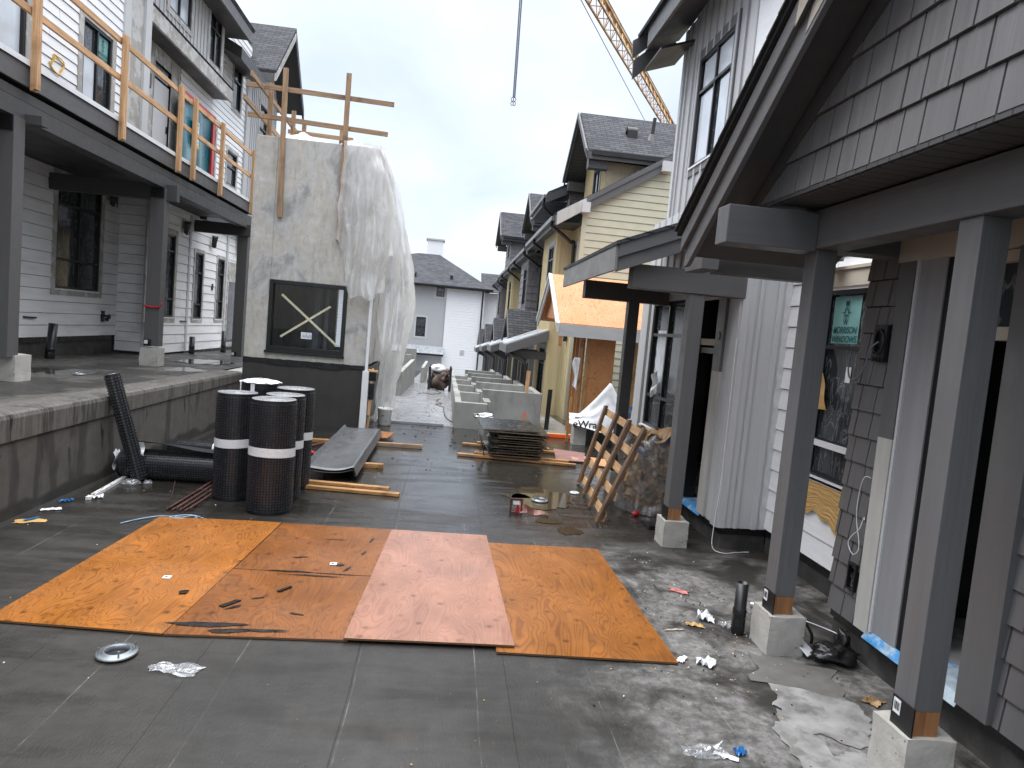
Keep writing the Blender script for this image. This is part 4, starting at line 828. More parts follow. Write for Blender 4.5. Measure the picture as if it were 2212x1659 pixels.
# gable over porch A: plane X=1.95, eave tip far at (Y=5.72,z=2.95), ridge at Y=2.6
XB, eY, eZ, k = 1.95, 5.68, 3.13, .70; rY = 2.35; rZ = eZ+k*(eY-rY)
def gab(y): return eZ+k*(eY-y) if y > rY else eZ+k*(eY-2*rY+y)
nY = 2*rY-eY
m = MB()
for s in (1,-1):
    e_ = eY+.06 if s == 1 else nY-.06
    m.prism([(XB-.06,rY,rZ+.12),(XB-.06,e_,eZ+.07),(XB-.06,e_,eZ+.105),(XB-.06,rY,rZ+.16)], (4.2,0,0))
    L_ = 26
    for i in range(L_):   # ragged shingle tabs along the rake
        t = i/L_; y = e_+(rY-e_)*t; z = eZ+.105+(rZ+.055-eZ)*t; dy = (rY-e_)/L_
        m.prism([(XB-.085,y,z),(XB-.085,y+dy*.98,z+(rZ+.055-eZ)/L_-.004),(XB-.085,y+dy*.98,z+.014+(rZ+.055-eZ)/L_-.004),(XB-.085,y,z+.022)], (.4,0,0))
part('porch_roof', m, mat('black_shingle_edge', (.016,.016,.017), rough=.8, var=.4, scale=30, bump=.4), RB)
m = MB(); m2 = MB()
for s in (1,-1):
    y_ = eY if s == 1 else nY
    m.prism([(XB-.035,rY,rZ+.115),(XB-.035,y_,eZ+.065),(XB-.035,y_,eZ-.075),(XB-.035,rY,rZ-.02)], (.034,0,0))
    yl = y_-s*.05; m2.prism([(XB,rY,rZ+.10),(XB,y_-s*.03,eZ+.02),(XB,y_-s*.03,eZ-.20),(XB,yl-s*.05,eZ-.19),(XB,rY,rZ-.20)], (.04,0,0))
mb_ = MB(); mb_.prism([(XB-.040,rY+.02,rZ+.10),(XB-.040,4.0,gab(4.0)+.063),(XB-.040,4.02,gab(4.02)-.075),(XB-.040,rY+.02,rZ-.02)], (.004,0,0)); part('bare_barge_end', mb_, M_bareb, RB)
mb_ = MB(); mb_.prism([(XB-.004,rY+.02,rZ-.03),(XB-.004,3.9,gab(3.9)-.085),(XB-.004,3.95,gab(3.95)-.19),(XB-.004,rY+.02,rZ-.19)], (.003,0,0)); part('bare_barge_end', mb_, M_bareb, RB)
part('barge_board', m, M_gy, RB, bevel=.004); part('barge_board', m2, M_gy, RB, bevel=.004)
m = MB()
for s in (1,-1):
    y_ = eY if s == 1 else nY
    m.prism([(XB+.041,rY,rZ-.0),(XB+.041,y_,eZ-.07),(XB+.041,y_,eZ-.10),(XB+.041,rY,rZ-.03)], (1.3,0,0))
part('rake_soffit', m, M_gd, RB)
XS = 2.30; P = XN(XS); zb = 3.375
m = MB(); shakes(m, P, nY, eY, zb, rZ, .235, seed=12, wmin=.13, wmax=.27, planes=[(k,1,eZ-.02+k*eY-.12),(-k,1,eZ-.02-k*nY-.12)]); part('gable_wall', m, [M_shake, M_black], RB)
m = MB()
for s in (1,-1):
    y_ = eY if s == 1 else nY
    m.prism([(XS-.04,rY,rZ-.10),(XS-.04,y_-s*.45,eZ-.10+k*.45),(XS-.04,y_-s*.62,eZ-.10+k*.45),(XS-.04,rY,rZ-.28)], (.035,0,0))
part('rake_trim', m, M_gd, RB)
m = MB(); m.box(XS-.02,XS+.3,nY+.6,eY-.58,zb-.03,zb-.002); m.box(XS+.0,3.5,nY+.6,eY-.6,3.335,zb-.032); part('porch_soffit', m, M_soffy, RB)
m = MB(); m.prism([(XS+.02,nY+.62,zb),(XS+.02,eY-.60,zb),(XS+.02,rY,rZ-.25)], (1.4,0,0)); part('gable_core', m, M_gd, RB)

# ---- porch B: shed roof on two cross beams
for y in (7.28, 9.83):
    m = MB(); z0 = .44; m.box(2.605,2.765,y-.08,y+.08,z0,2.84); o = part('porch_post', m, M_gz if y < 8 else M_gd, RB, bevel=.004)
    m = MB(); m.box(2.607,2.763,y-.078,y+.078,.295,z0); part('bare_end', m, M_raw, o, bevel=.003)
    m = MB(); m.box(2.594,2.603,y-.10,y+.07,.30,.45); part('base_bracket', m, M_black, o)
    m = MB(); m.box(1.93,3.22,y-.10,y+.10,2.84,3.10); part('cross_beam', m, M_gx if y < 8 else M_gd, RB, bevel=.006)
kk = .40; SB = lambda x: 3.26+kk*(x-1.69)
m = MB(); m.prism([(1.66,6.96,SB(1.66)),(3.8,6.96,SB(3.8)),(3.8,6.96,SB(3.8)+.04),(1.66,6.96,SB(1.66)+.04)], (0,3.3,0)); part('shed_roof', m, M_shy, RB)
m = MB(); m.prism([(1.70,7.02,SB(1.70)-.001),(3.8,7.02,SB(3.8)-.001),(3.8,7.02,SB(3.8)-.14),(1.70,7.02,SB(1.70)-.14)], (0,-.035,0)); m.prism([(1.70,7.06,SB(1.7)-.002),(3.8,7.06,SB(3.8)-.002),(3.8,7.06,SB(3.8)-.29),(1.70,7.06,SB(1.7)-.29)], (0,-.038,0)); part('shed_barge', m, M_gx, RB, bevel=.004)
m = MB(); m.box(1.67,1.70,7.0,10.2,2.99,SB(1.67)-.002); part('shed_fascia', m, mat('lit_grey_fascia', (.17,.168,.165), rough=.5, var=.12, scale=10, st=(1,.15,1), bump=.2), RB, bevel=.003)  # lighter grey paints in the light falling on this street-facing board
m = MB(); m.prism([(1.74,7.1,SB(1.74)-.18),(3.78,7.1,SB(3.78)-.18),(3.78,7.1,SB(3.78)-.21),(1.74,7.1,SB(1.74)-.21)], (0,3.0,0)); part('shed_soffit', m, M_soffy, RB)
# ---- upper storey
P = XN(3.80); UW = (9.82,11.18,5.22,6.98)
m = MB(); battens(m, P, 3, 12.05, 3.3, 7.87, .30, [UW], w=.06, d=.03); m.face([(3.8,12.05,3.0),(9,12.05,3.0),(9,12.05,7.8),(3.8,12.05,7.8)]); part('upper_wall', m, M_lgh, RB)
m = MB(); m.pbox(P,7.9,9.0,0,.04,3.3,7.8); part('upper_panel', m, M_white, RB)
for a, b, d in ((9.0,9.22,.06),(11.95,12.06,.05)): m = MB(); m.pbox(P,a,b,0,d,3.3,7.8); part('corner_board', m, M_lg, RB)
w = window(RB, P, *UW, vs=[(.5,0,.68),(.5,.70,1)], hs=[(.69,0,1)], trim=M_gz, tw=.14, head=.02, sill=.05)
m = MB(); m.grid(lambda a,b: P(10.56+.56*a, -.03, 5.28+1.1*b), 2, 2); m.grid(lambda a,b: P(9.9+.42*a, -.03, 5.28+1.1*b), 2, 2); m.grid(lambda a,b: P(9.9+1.2*a, -.032, 6.5+.42*b), 2, 2); part('protective_film', m, M_glassf, w)
m = MB(); m.prism([(3.18,5,7.58),(3.8,5,7.88),(3.8,5,7.92),(3.18,5,7.62)], (0,7.6,0)); part('eave_soffit', m, M_soffy, RB)
m = MB(); m.box(3.13,3.18,5,12.3,7.55,7.88); part('eave_fascia', m, M_gy, RB, bevel=.004)
m = MB(); m.prism([(3.06,5,7.89),(6.5,5,9.6),(6.5,5,9.7),(3.05,5,7.95)], (0,7.75,0)); part('upper_roof', m, M_shy, RB)
m = MB(); m.prism([(2.96,12.7,7.82),(3.3,12.7,8.04),(3.9,12.7,8.34),(3.9,12.7,8.06),(3.28,12.7,7.76),(2.98,12.7,7.50)], (0,.05,0)); part('rake_board', m, M_gd, RB)
m = MB(); m.prism([(3.0,12.68,7.46),(3.25,12.68,7.68),(3.66,12.68,7.99),(3.8,12.68,7.85),(3.29,12.68,7.38),(3.01,12.68,7.12)], (0,.05,0)); part('rake_board', m, M_gd, RB)
m = MB(); m.prism([(3.78,11.6,7.50),(3.2,11.6,7.30),(3.2,11.6,7.26),(3.78,11.6,7.46)], (0,1.06,0)); part('return_soffit', m, M_soffy, RB)

# concrete pier blocks under the porch posts
def pier(loc, label, s, seed):
    r = random.Random(seed); m = MB(); w = .142; H = .30
    def f(a, b): pass
    n = 8; vs = []; fs = []
    import itertools
    def add_face(o, u, v):
        b0 = len(vs)
        for j in range(n+1):
            for i in range(n+1):
                p = Vector(o)+Vector(u)*i/n+Vector(v)*j/n; q = p*9+Vector((seed*7,0,0))
                e = sum(1 for c, l in ((abs(p.x),w),(abs(p.y),w),(p.z,H)) if abs(c-l) < .002)
                p += Vector((mnoise.noise(q), mnoise.noise(q+Vector((9,0,0))), mnoise.noise(q+Vector((0,9,0)))))*.0035*(1+(e > 1)*1.4); vs.append(p)
        for j in range(n):
            for i in range(n): fs.append((b0+j*(n+1)+i, b0+j*(n+1)+i+1, b0+(j+1)*(n+1)+i+1, b0+(j+1)*(n+1)+i))
    add_face((-w,-w,0),(2*w,0,0),(0,0,H)); add_face((w,-w,0),(0,2*w,0),(0,0,H)); add_face((w,w,0),(-2*w,0,0),(0,0,H)); add_face((-w,w,0),(0,-2*w,0),(0,0,H)); add_face((-w,-w,H),(2*w,0,0),(0,2*w,0))
    m.add(vs, fs); return solo('concrete_pier', m, M_conc, label, 'concrete pier', loc, group='concrete piers under posts', local=True)
for y, l, sd_ in ((4.80,'concrete pier block by the caulking gun under the second porch post',1),(3.29,'nearest concrete pier block at the bottom right corner of the deck',2),(7.29,'concrete pier block with a bare wood post end beside the debris bag',3),(9.83,'concrete pier block half hidden behind the leaning frame',4)):
    pier((2.71,y,0), l, 1, sd_)
for y, l in ((13.5,'concrete pier block carrying the red ribboned steel post on the terrace'),(9.28,'concrete pier block cut by the left edge of the picture on the terrace')):
    o = pier((-5.62,y,tz(y)), l, 1, int(y)); o.scale = (1.15,1.15,1.15)
m = MB(); m.tube(arc([(-5.46,13.37,2.12),(-5.6,13.365,2.1),(-5.76,13.37,2.12)],6),.018,6); m.tube(arc([(-5.46,13.37,2.12),(-5.44,13.36,2.16),(-5.45,13.36,2.2)],4),.012,5); solo('ribbon', m, M_red, 'red ribbon tied round the middle terrace post', 'ribbon', (-5.6,13.37,2.1))

# ================================================================== TIMBER SHELTER WITH PLYWOOD ROOF
SH = thing('timber_shelter', 'unfinished timber shelter with bare orange plywood gable roof between the houses', 'shelter', (3.2,16.5,0))
XG, pY, pZ, nY2, nZ2, fY2 = 2.42, 16.55, 3.72, 14.75, 2.52, 18.2; sl = (pZ-nZ2)/(pY-nY2)
m = MB(); m.prism([(XG,pY,pZ),(XG,nY2,nZ2),(XG,nY2,nZ2+.025),(XG,pY,pZ+.03)], (3.4,0,0)); m.prism([(XG,pY,pZ),(XG,fY2,pZ-sl*(fY2-pY)),(XG,fY2,pZ-sl*(fY2-pY)+.025),(XG,pY,pZ+.03)], (3.4,0,0)); part('roof_deck', m, M_plyroof, SH)
m = MB()
for s, ye in ((1,nY2-.04),(-1,fY2)):
    ze = pZ-sl*abs(pY-ye); m.prism([(XG-.05,pY,pZ+.04),(XG-.05,ye,ze+.04),(XG-.05,ye,ze-.16),(XG-.05,pY,pZ-.16)], (.045,0,0)); m.prism([(XG-.09,pY,pZ+.05),(XG-.09,ye,ze+.05),(XG-.09,ye,ze-.03),(XG-.09,pY,pZ-.03)], (.038,0,0))
part('barge_board', m, mat('pale_grey_primer', (.52,.52,.51), rough=.6, var=.1), SH, bevel=.003)
m = MB(); m.box(XG,5.8,nY2-.03,nY2+.01,nZ2-.27,nZ2+.0); part('eave_beam', m, mat('pale_grey_beam', (.42,.425,.42), rough=.6, var=.1, scale=6, st=(.2,1,1)), SH, bevel=.003)
m = MB(); m.prism([(XG+.01,nY2-.02,nZ2-.22),(XG+.01,nY2+.12,nZ2-.1),(XG+.01,nY2+.12,nZ2-.45),(XG+.01,nY2-.02,nZ2-.5)], (.08,0,0)); part('rafter_tail', m, M_lum_wet['z'], SH)
m = MB(); m.prism([(XG+.12,pY,pZ-.05),(XG+.12,nY2+.2,nZ2+.08),(XG+.12,fY2-.2,nZ2+.2)], (.04,0,0)); part('gable_panel', m, M_plywall, SH)
m = MB(); m.box(3.22,3.85,15.22,15.26,-.5,1.35); m.box(3.22,3.85,15.22,15.26,1.36,2.55); part('plywood_wall', m, M_plywall, SH)
for x, y, zt_ in ((3.0,15.15,2.5),(3.17,15.18,2.5),(4.32,15.3,2.5),(4.44,15.3,2.5),(4.95,15.3,2.5),(3.05,16.2,3.2)):
    m = MB(); m.box(x,x+.09,y,y+.05 if x != 4.95 else y+.09,-.5,zt_); part('stud', m, M_lum_wet['z'], SH, bevel=.003)
m = MB(); m.box(4.97,5.6,15.2,15.24,-.5,2.4); part('side_panel', m, M_plywall, SH); m = MB(); m.box(2.98,3.2,15.5,15.54,-.3,2.4); part('side_panel', m, M_plywall, SH)
m = MB(); m.box(3.5,5.2,14.9,15.0,.45,.56); m.cur = 1; m.box(3.4,5.2,14.88,14.9,.56,.64); part('threshold', m, [M_lum_wet['x'], M_tape], SH)
m = MB(); m.box(3.88,3.98,14.6,14.66,.5,1.35); solo('red_board', m, paint('deep_red_board', (.20,.012,.015)), 'deep red upright board beside the timber shelter opening', 'board', (3.93,14.6,.5))
# low curb with house wrap
CW = thing('curb_wall', 'low concrete curb coated in black mastic in front of the timber shelter', 'curb wall', (3.4,14,0))
m = MB(); m.box(2.78,5.2,13.8,14.1,-.1,.60); part('curb', m, M_conc, CW, bevel=.006)
m = MB(); m.grid(lambda a,b: (3.05+2.1*a, 13.79+.004*mnoise.noise(Vector((a*30,b*9,0))), .36*b+.03*math.sin(a*9)*b+.02*mnoise.noise(Vector((a*20,0,1)))*b), 50, 8); part('mastic_coat', m, M_blackm, CW)
def wrapf(a, b):
    x = 2.66+1.25*a; top = .66+.72*max(0,1-abs(a-.66)/.5)**1.2 if a < .66 else .66+.72*(1-(a-.66)/.34*.95); bot = .44+.03*math.sin(a*7)-.10*math.sin(a*3.14)
    z = bot+(top-bot)*b; y = 13.74-.12*(1-b)*math.sin(a*3.1)+.14*b+.03*mnoise.noise(Vector((a*5,b*5,2)))
    return (x,y,z)
m = MB(); m.grid(wrapf, 34, 24); m.cur = 1
PW = lambda u,d,z: (u, wrapf((u-2.66)/1.25, .12)[1]-.025-d*.2, z)
put_text(m, YN(13.60), 'eWrap', 3.02, .40, .22, 0, 1.0)
m.cur = 0
WR = solo('wrap_sheet', m, [M_wrap, M_ink], 'crumpled white house wrap sheet peaked like a tent over the curb', 'wrap sheet', (3.2,13.8,.5))
m = MB(); m.grid(lambda a,b: (3.95+1.1*a, 13.72+.02*mnoise.noise(Vector((a*6,b*5,7))), .34+.50*b+.02*math.sin(a*8)), 24, 12); m.cur = 1
put_text(m, YN(13.68), 'eWra', 4.28, .58, .26, 0, 1.0); put_text(m, YN(13.68), 'me', 4.46, .38, .26, 0, 1.0)
WR2 = solo('wrap_sheet', m, [M_wrap, M_ink], 'white house wrap strip stuck flat below blue tape behind the dark post', 'wrap sheet', (4.5,13.72,.5))
m = MB(); m.grid(lambda a,b: (3.7+1.4*a, 13.69+.01*math.sin(a*30), .82+.07*b+.02*math.sin(a*9)), 20, 2); m.box(4.80,4.95,13.66,13.70,.85,1.12); part('blue_tape', m, M_tape, WR2)

# ================================================================== ROW OF TOWNHOUSES DOWN THE STREET
def unit(Y0, L, dz, yellow, label, dormer, side=False, xd=3.5):
    r = thing('townhouse', label, 'townhouse', (3.5,Y0,dz), group='townhouses down the right side'); H = 5.62+dz*.35; B = -.9+dz
    wm = M_yel if yellow else M_shake2; P = XN(3.5); bay0, bay1 = Y0+1.25, Y0+4.0
    m = MB()
    if yellow: battens(m, P, Y0, Y0+L, B, H, .3)
    else: shakes(m, P, Y0, Y0+L, B, H, .3, wmin=.25, wmax=.45, seed=int(Y0))
    part('front_wall', m, [wm, M_black], r)
    bw = [(bay0+.25,bay0+1.35,B+1.0,B+2.75),(bay0+.3,bay0+1.3,3.5+dz*.4,5.0+dz*.4)]; PB = XN(3.0)
    m = MB()
    if yellow: battens(m, PB, bay0, bay1, B, H-.2, .28, bw); battens(m, YN(bay0), 3.0, 3.5, B, H-.2, .25)
    else: shakes(m, PB, bay0, bay1, B, H-.2, .3, bw, wmin=.25, wmax=.45, seed=int(Y0)+1); shakes(m, YN(bay0), 3.0, 3.5, B, H-.2, .3, wmin=.2, wmax=.4, seed=3)
    part('bay_wall', m, [wm, M_black], r)
    for q in bw: window(r, PB, *q, vs=[(.5,0,1)], hs=[(.72,0,1)], trim=M_gz if yellow else M_gd, tw=.12)
    window(r, P, Y0+.4,Y0+.95,3.6+dz*.4,4.9+dz*.4, hs=[(.6,0,1)], trim=M_lgh)
    window(r, P, Y0+5.2,Y0+6.0,3.5+dz*.4,5.0+dz*.4, hs=[(.7,0,1)], trim=M_gz)
    # main roof, eave, gutter
    xe = 2.75; pit = .62; xr = 7.2
    m = MB(); m.prism([(xe,Y0-.12,H),(xr,Y0-.12,H+pit*(xr-xe)),(xr,Y0-.12,H+pit*(xr-xe)+.08),(xe-.03,Y0-.12,H+.06)], (0,L+.1,0)); part('roof', m, M_shy, r)
    m = MB(); m.prism([(xe,Y0-.10,H-.03),(xr,Y0-.10,H-.03+pit*(xr-xe)),(xr,Y0-.10,H-.33+pit*(xr-xe)),(xe,Y0-.10,H-.31)], (0,-.05,0)); m.prism([(xe-.02,Y0-.15,H+.05),(xr,Y0-.15,H+.05+pit*(xr-xe)),(xr,Y0-.15,H-.10+pit*(xr-xe)),(xe-.02,Y0-.15,H-.10)], (0,-.035,0)); part('rake_board', m, M_gd if not side else M_gx, r)
    if side:
        m = MB(); m.prism([(xe-.02,Y0-.187,H+.04),(xe+.75,Y0-.187,H+.04+pit*.75),(xe+.80,Y0-.187,H-.28+pit*.8),(xe-.02,Y0-.187,H-.32)], (0,-.01,0)); part('primed_rake_end', m, M_prime, r)
    m = MB(); m.box(xe,xe+.03,Y0,Y0+L-.1,H-.24,H-.0); m.cur = 1; m.box(xe+.03,3.5,Y0,Y0+L-.1,H-.2,H-.17); part('eave', m, [M_gy, M_soffy], r)
    m = MB(); m.box(xe-.11,xe-.001,Y0+.3,Y0+L-.1,H-.12,H+.0); part('gutter', m, mat('gutter_grey', (.12,.12,.125), rough=.4, var=.1) if 'gutter_grey' not in bpy.data.materials else bpy.data.materials['gutter_grey'], r)
    for u in ((Y0+.55),(Y0+bay1-bay0+1.9)):
        m = MB(); m.tube(arc([(xe-.05,u,H-.12),(xe-.02,u,H-.25),(3.3,u+.1,H-.62),(3.42,u+.12,H-.85),(3.42,u+.12,B+3.0)],6), .055, 8); part('downspout', m, M_pvc, r)
    # gable dormer facing the street
    if dormer:
        dy, hw, zp = dormer[:3]; zn = zp-.82*hw; m = MB()
        for s in (1,-1): m.prism([(xd-.02,dy,zp),(xd-.02,dy+s*hw,zn),(xd-.02,dy+s*hw,zn+.06),(xd-.02,dy,zp+.08)], (4.5,0,0))
        part('dormer_roof', m, M_shx, r)
        m = MB()
        for s in (1,-1):
            for o_, d0, d1 in ((0,.03,.22),(.05,-.02,.10)): m.prism([(xd-.05-o_,dy,zp-d0+.06),(xd-.05-o_,dy+s*(hw+.03),zn-d0+.04),(xd-.05-o_,dy+s*(hw+.03),zn-d1),(xd-.05-o_,dy,zp-d1)], (.045,0,0))
        part('dormer_barge', m, M_gd, r)
        m = MB(); m.box(xd,xd+4,dy-hw-.01,dy-hw+.03,zn-.2,zn-.01); part('dormer_fascia', m, M_gx, r)
        m = MB(); m.box(xd+.1,xd+4,dy-hw-.10,dy-hw-.012,zn-.10,zn+.02); part('dormer_gutter', m, M_pvc, r)
        xw = xd+.62; DW = (dy-.9,dy+.0,zn-1.05,zn-.12); m = MB(); Pd = XN(xw); zb = H+.62*(xw-xe)-.1; tp = lambda u: zn+.82*(hw-abs(u-dy))-.05
        dm_ = M_yel if dormer[3] else M_shake2
        if dormer[3]: battens(m, Pd, dy-hw+.35, dy+hw-.35, zb-.3, zp, .16, [DW], planes=[(.82,1,zn+.82*(hw+dy)-.05),(-.82,1,zn+.82*(hw-dy)-.05)], top=tp)
        else: shakes(m, Pd, dy-hw+.35, dy+hw-.35, zb-.3, zp, .25, [DW], seed=5, planes=[(.82,1,zn+.82*(hw+dy)-.05),(-.82,1,zn+.82*(hw-dy)-.05)])
        part('dormer_wall', m, [dm_, M_black], r)
        m = MB(); Pq = YN(dy-hw+.35)
        if dormer[3]: battens(m, Pq, xw, xw+4, zb-.2, zn-.15, .32, w=.06); m.pbox(Pq,xw,xw+.14,0,.03,zb-.2,zn-.15)
        else: shakes(m, Pq, xw, xw+4, zb-.2, zn-.1, .25, wmin=.2, wmax=.4, seed=8)
        part('dormer_side', m, mat('stained_panel', (.36,.30,.21), rough=.7, var=.15, scale=5, st=(.3,1,1.5)) if dormer[3] and side else dm_, r)
        window(r, Pd, *DW, vs=[(.5,0,1)], trim=M_gd, tw=.1, gm=M_glassf)
        for ya, yb in ((dy-hw+.12,dy-hw+.4),(dy+hw-.4,dy+hw-.12)): m = MB(); m.box(xd+.05,xw,ya,yb,zn-.42,zn-.12); part('dormer_outlooker', m, M_gd, r)
        m = MB(); m.prism([(xd,dy,zp-.06),(xd,dy+hw,zn-.06),(xd,dy+hw,zn-.1),(xd,dy,zp-.1)], (.6,0,0)); m.prism([(xd,dy,zp-.06),(xd,dy-hw,zn-.06),(xd,dy-hw,zn-.1),(xd,dy,zp-.1)], (.6,0,0)); part('dormer_soffit', m, M_soffy, r)
    # shed porch then gable porch at street level
    zs = B+2.95-.2; y_ = Y0+1.1
    m = MB(); m.prism([(1.75,y_,zs),(3.0,y_,zs+.52),(3.0,y_,zs+.56),(1.75,y_,zs+.04)], (0,2.6,0)); part('porch_roof', m, M_metroof, r)
    m = MB(); m.prism([(1.76,y_-.02,zs-.0),(3.0,y_-.02,zs+.51),(3.0,y_-.02,zs+.23),(1.76,y_-.02,zs-.26)], (0,-.05,0)); m.box(1.74,1.77,y_,y_+2.6,zs-.24,zs); part('porch_barge', m, M_gx, r)
    for yy_ in (y_+.3, y_+2.3):
        m = MB(); m.box(1.95,3.0,yy_-.08,yy_+.08,zs-.38,zs-.14); part('porch_beam', m, M_gd, r); m = MB(); m.box(2.5,2.66,yy_-.08,yy_+.08,B,zs-.38); part('porch_post', m, M_steel, r)
    m = MB(); m.tube(arc([(1.80,y_+.15,zs-.1),(1.9,y_+.15,zs-.25),(2.36,y_+.1,zs-.5),(2.42,y_+.1,zs-.75),(2.40,y_+.1,B)],6), .05, 8); part('downspout', m, M_pvc, r)
    yg = Y0+5.3; zp2 = B+3.9; m = MB()
    for s in (1,-1): m.prism([(2.05,yg,zp2),(2.05,yg+s*1.35,zp2-.98),(2.05,yg+s*1.35,zp2-.93),(2.05,yg,zp2+.06)], (1.5,0,0))
    part('porch_gable_roof', m, M_shx, r)
    m = MB()
    for s in (1,-1): m.prism([(2.02,yg,zp2+.02),(2.02,yg+s*1.38,zp2-.98),(2.02,yg+s*1.38,zp2-1.18),(2.02,yg,zp2-.2)], (.05,0,0))
    part('porch_gable_barge', m, M_gd, r)
    m = MB(); m.prism([(2.25,yg,zp2-.05),(2.25,yg+1.15,zp2-.9),(2.25,yg-1.15,zp2-.9)], (.05,0,0)); m.box(2.45,2.68,yg-1.1,yg+1.1,zp2-1.2,zp2-.95); part('porch_gable_wall', m, M_shake2, r)
    for yy_ in (yg-.95, yg+.95):
        m = MB(); m.box(2.5,2.66,yy_-.08,yy_+.08,B,zp2-1.2); part('porch_post', m, M_steel, r)
    m = MB(); m.pbox(P,yg-.5,yg+.5,.0,.05,B+.1,B+2.4); d = part('door', m, M_black, r)
    if side:
        m = MB(); lap(m, YN(Y0), 3.5, 9, B, 9.5, .205, planes=[(-pit,1,H-.12-pit*xe)]); part('side_wall', m, [M_yell, M_black], r)
        m = MB(); PY_ = YN(Y0); m.pbox(PY_,3.47,3.6,0,.03,B,H+.3); m.pbox(PY_,3.72,4.7,0,.03,3.42,3.55); m.pbox(PY_,3.80,3.92,0,.03,2.2,3.42); m.pbox(PY_,3.6,9,0,.012,4.05,4.09); part('side_trim', m, M_yell, r)
        for a, b, c in ((3.40,3.62,.10),(5.55,5.8,1.45)): m = MB(); m.pbox(PY_,a,b,.0,.3,H+c,H+c+.28); part('knee_block', m, M_lg, r)
        m = MB(); m.tube([(3.66,Y0-.06,3.0),(3.62,Y0-.06,B)], .05, 8); part('side_pipe', m, M_pvc, r)
    return r
u1 = unit(18.95, 7.0, 0, True, 'pale yellow townhouse with lap sided end wall behind the timber shelter', (21.0,1.9,9.05,True), True)
# roof fittings on the yellow house dormer
m = MB(); m.box(4.75,5.05,19.9,20.2,8.1,8.45); m.cyl((4.75,20.05,8.43),(5.05,20.05,8.43),.15,n=12); part('roof_vent', m, M_pvc, u1)
m = MB(); m.cyl((5.5,20.0,8.1),(5.55,20.0,8.9),.055); m.cyl((5.5,20,8.15),(5.5,20,8.42),.18,.07); part('vent_pipe', m, M_pvc, u1)
# shed dormer beside it
m = MB(); m.prism([(2.95,22.9,6.95),(6.4,22.9,8.75),(6.4,22.9,8.85),(2.95,22.9,7.05)], (0,4.2,0)); part('shed_dormer_roof', m, M_shy, u1)
m = MB(); m.box(2.92,2.96,22.9,27.1,6.72,6.98); m.prism([(2.95,22.88,6.94),(6,22.88,8.5),(6,22.88,8.25),(2.95,22.88,6.68)], (0,-.05,0)); part('shed_dormer_fascia', m, M_gd, u1)
m = MB(); m.box(2.83,2.918,23.0,27.1,6.86,6.97); part('shed_dormer_gutter', m, bpy.data.materials['gutter_grey'], u1)
m = MB(); m.box(2.96,3.7,22.95,27,6.74,6.78); part('shed_dormer_soffit', m, M_soffy, u1)
m = MB(); shakes(m, XN(3.66), 22.7, 27, 5.6, 6.85, .25, [(23.3,23.9,5.95,6.7)], seed=6, wmin=.2, wmax=.4); shakes(m, YN(22.9), 3.66, 6, 5.6, 7.4, .25, seed=2, wmin=.2, wmax=.4); part('shed_dormer_wall', m, [M_shake2, M_black], u1); window(u1, XN(3.66), 23.3,23.9,5.95,6.7, trim=M_gd, tw=.08)
m = MB(); m.tube(arc([(2.88,23.3,6.85),(2.9,23.3,6.6),(3.3,23.4,6.3),(3.6,23.4,6.15)],6), .05, 8); part('downspout', m, M_pvc, u1)
unit(26.0, 6.9, -.25, False, 'grey shingled townhouse next beyond the yellow end house', None)
unit(33.0, 6.9, -.5, True, 'yellow townhouse between grey neighbours far down the row', (32.3+1.6,1.9,9.1,True))
unit(40.0, 6.9, -.8, False, 'grey townhouse at the far end of the right row', (41.2,2.0,9.3,False), xd=2.6)
# ================================================================== FAR WHITE BUILDING
FB = thing('apartment_building', 'white and grey apartment building with dark hip roof closing the far end of the street', 'building', (-1,50,-1.6))
P = YN(50); fw_ = [(-2.42,-1.72,1.3,2.72),(-1.12,-.52,4.32,5.0)]
m = MB(); battens(m, P, -3.75, -.35, .6, 5.2, .2, fw_, w=.05); part('grey_wall', m, M_lgh, FB)
m = MB(); lap(m, P, -12, -3.75, -1.7, 5.2, .2, gap=.02); lap(m, YN(49.9), -.35, 2.45, -1.7, 5.2, .2, gap=.02); part('white_wall', m, [M_white], FB); m = MB(); lap(m, YN(51.5), 2.45, 12, -1.7, 5.0, .2, gap=.02); part('wing_wall', m, [M_white], FB)
for q in fw_: window(FB, P, *q, hs=[(.5,0,1)], trim=M_lg, tw=.14)
m = MB(); m.prism([(-4.0,49.3,.05),(-4.0,50,.6),(-4.0,50,.66),(-4.0,49.3,.11)], (3.75,0,0))
for k_ in range(12): m.beam((-3.9+.32*k_,49.32,.13),(-3.9+.32*k_,49.98,.68),.03,.04)
part('awning', m, M_metroof, FB); m = MB(); m.box(-4.0,-.25,49.27,49.3,-.02,.12); part('awning_fascia', m, M_black, FB)
m = MB(); m.pbox(P,-3.75,-.35,-.2,-.1,-1.7,.5); part('entry_wall', m, M_lg, FB)
for a, b, c, d_ in ((-3.2,-2.55,-1.7,-.15),(-2.3,-1.3,-1.5,-.35),(-1.0,-.5,-1.7,-.4)): window(FB, YN(50.15), a,b,c,d_, trim=None)
m = MB(); ev = 5.15; a0, a1, b0, b1 = -12.5, 3.0, 49.4, 64
hp = [(a0,b0,ev),(a1,b0,ev),(a1,b1,ev),(a0,b1,ev),(-2.9,55.5,7.9),(-1.2,55.5,7.9)]
m.add(hp, [(0,1,5,4),(1,2,5),(2,3,4,5),(3,0,4)]); m.prism([(2.2,50.9,5.0),(12,50.9,5.0),(12,54,6.6),(2.2,54,6.6)], (0,0,.06)); part('roof', m, M_shx, FB)
m = MB(); m.box(a0,a1,49.38,49.42,ev-.18,ev-.01); m.box(a0,a1,49.3,49.38,ev-.12,ev); part('eave_fascia', m, M_black, FB)
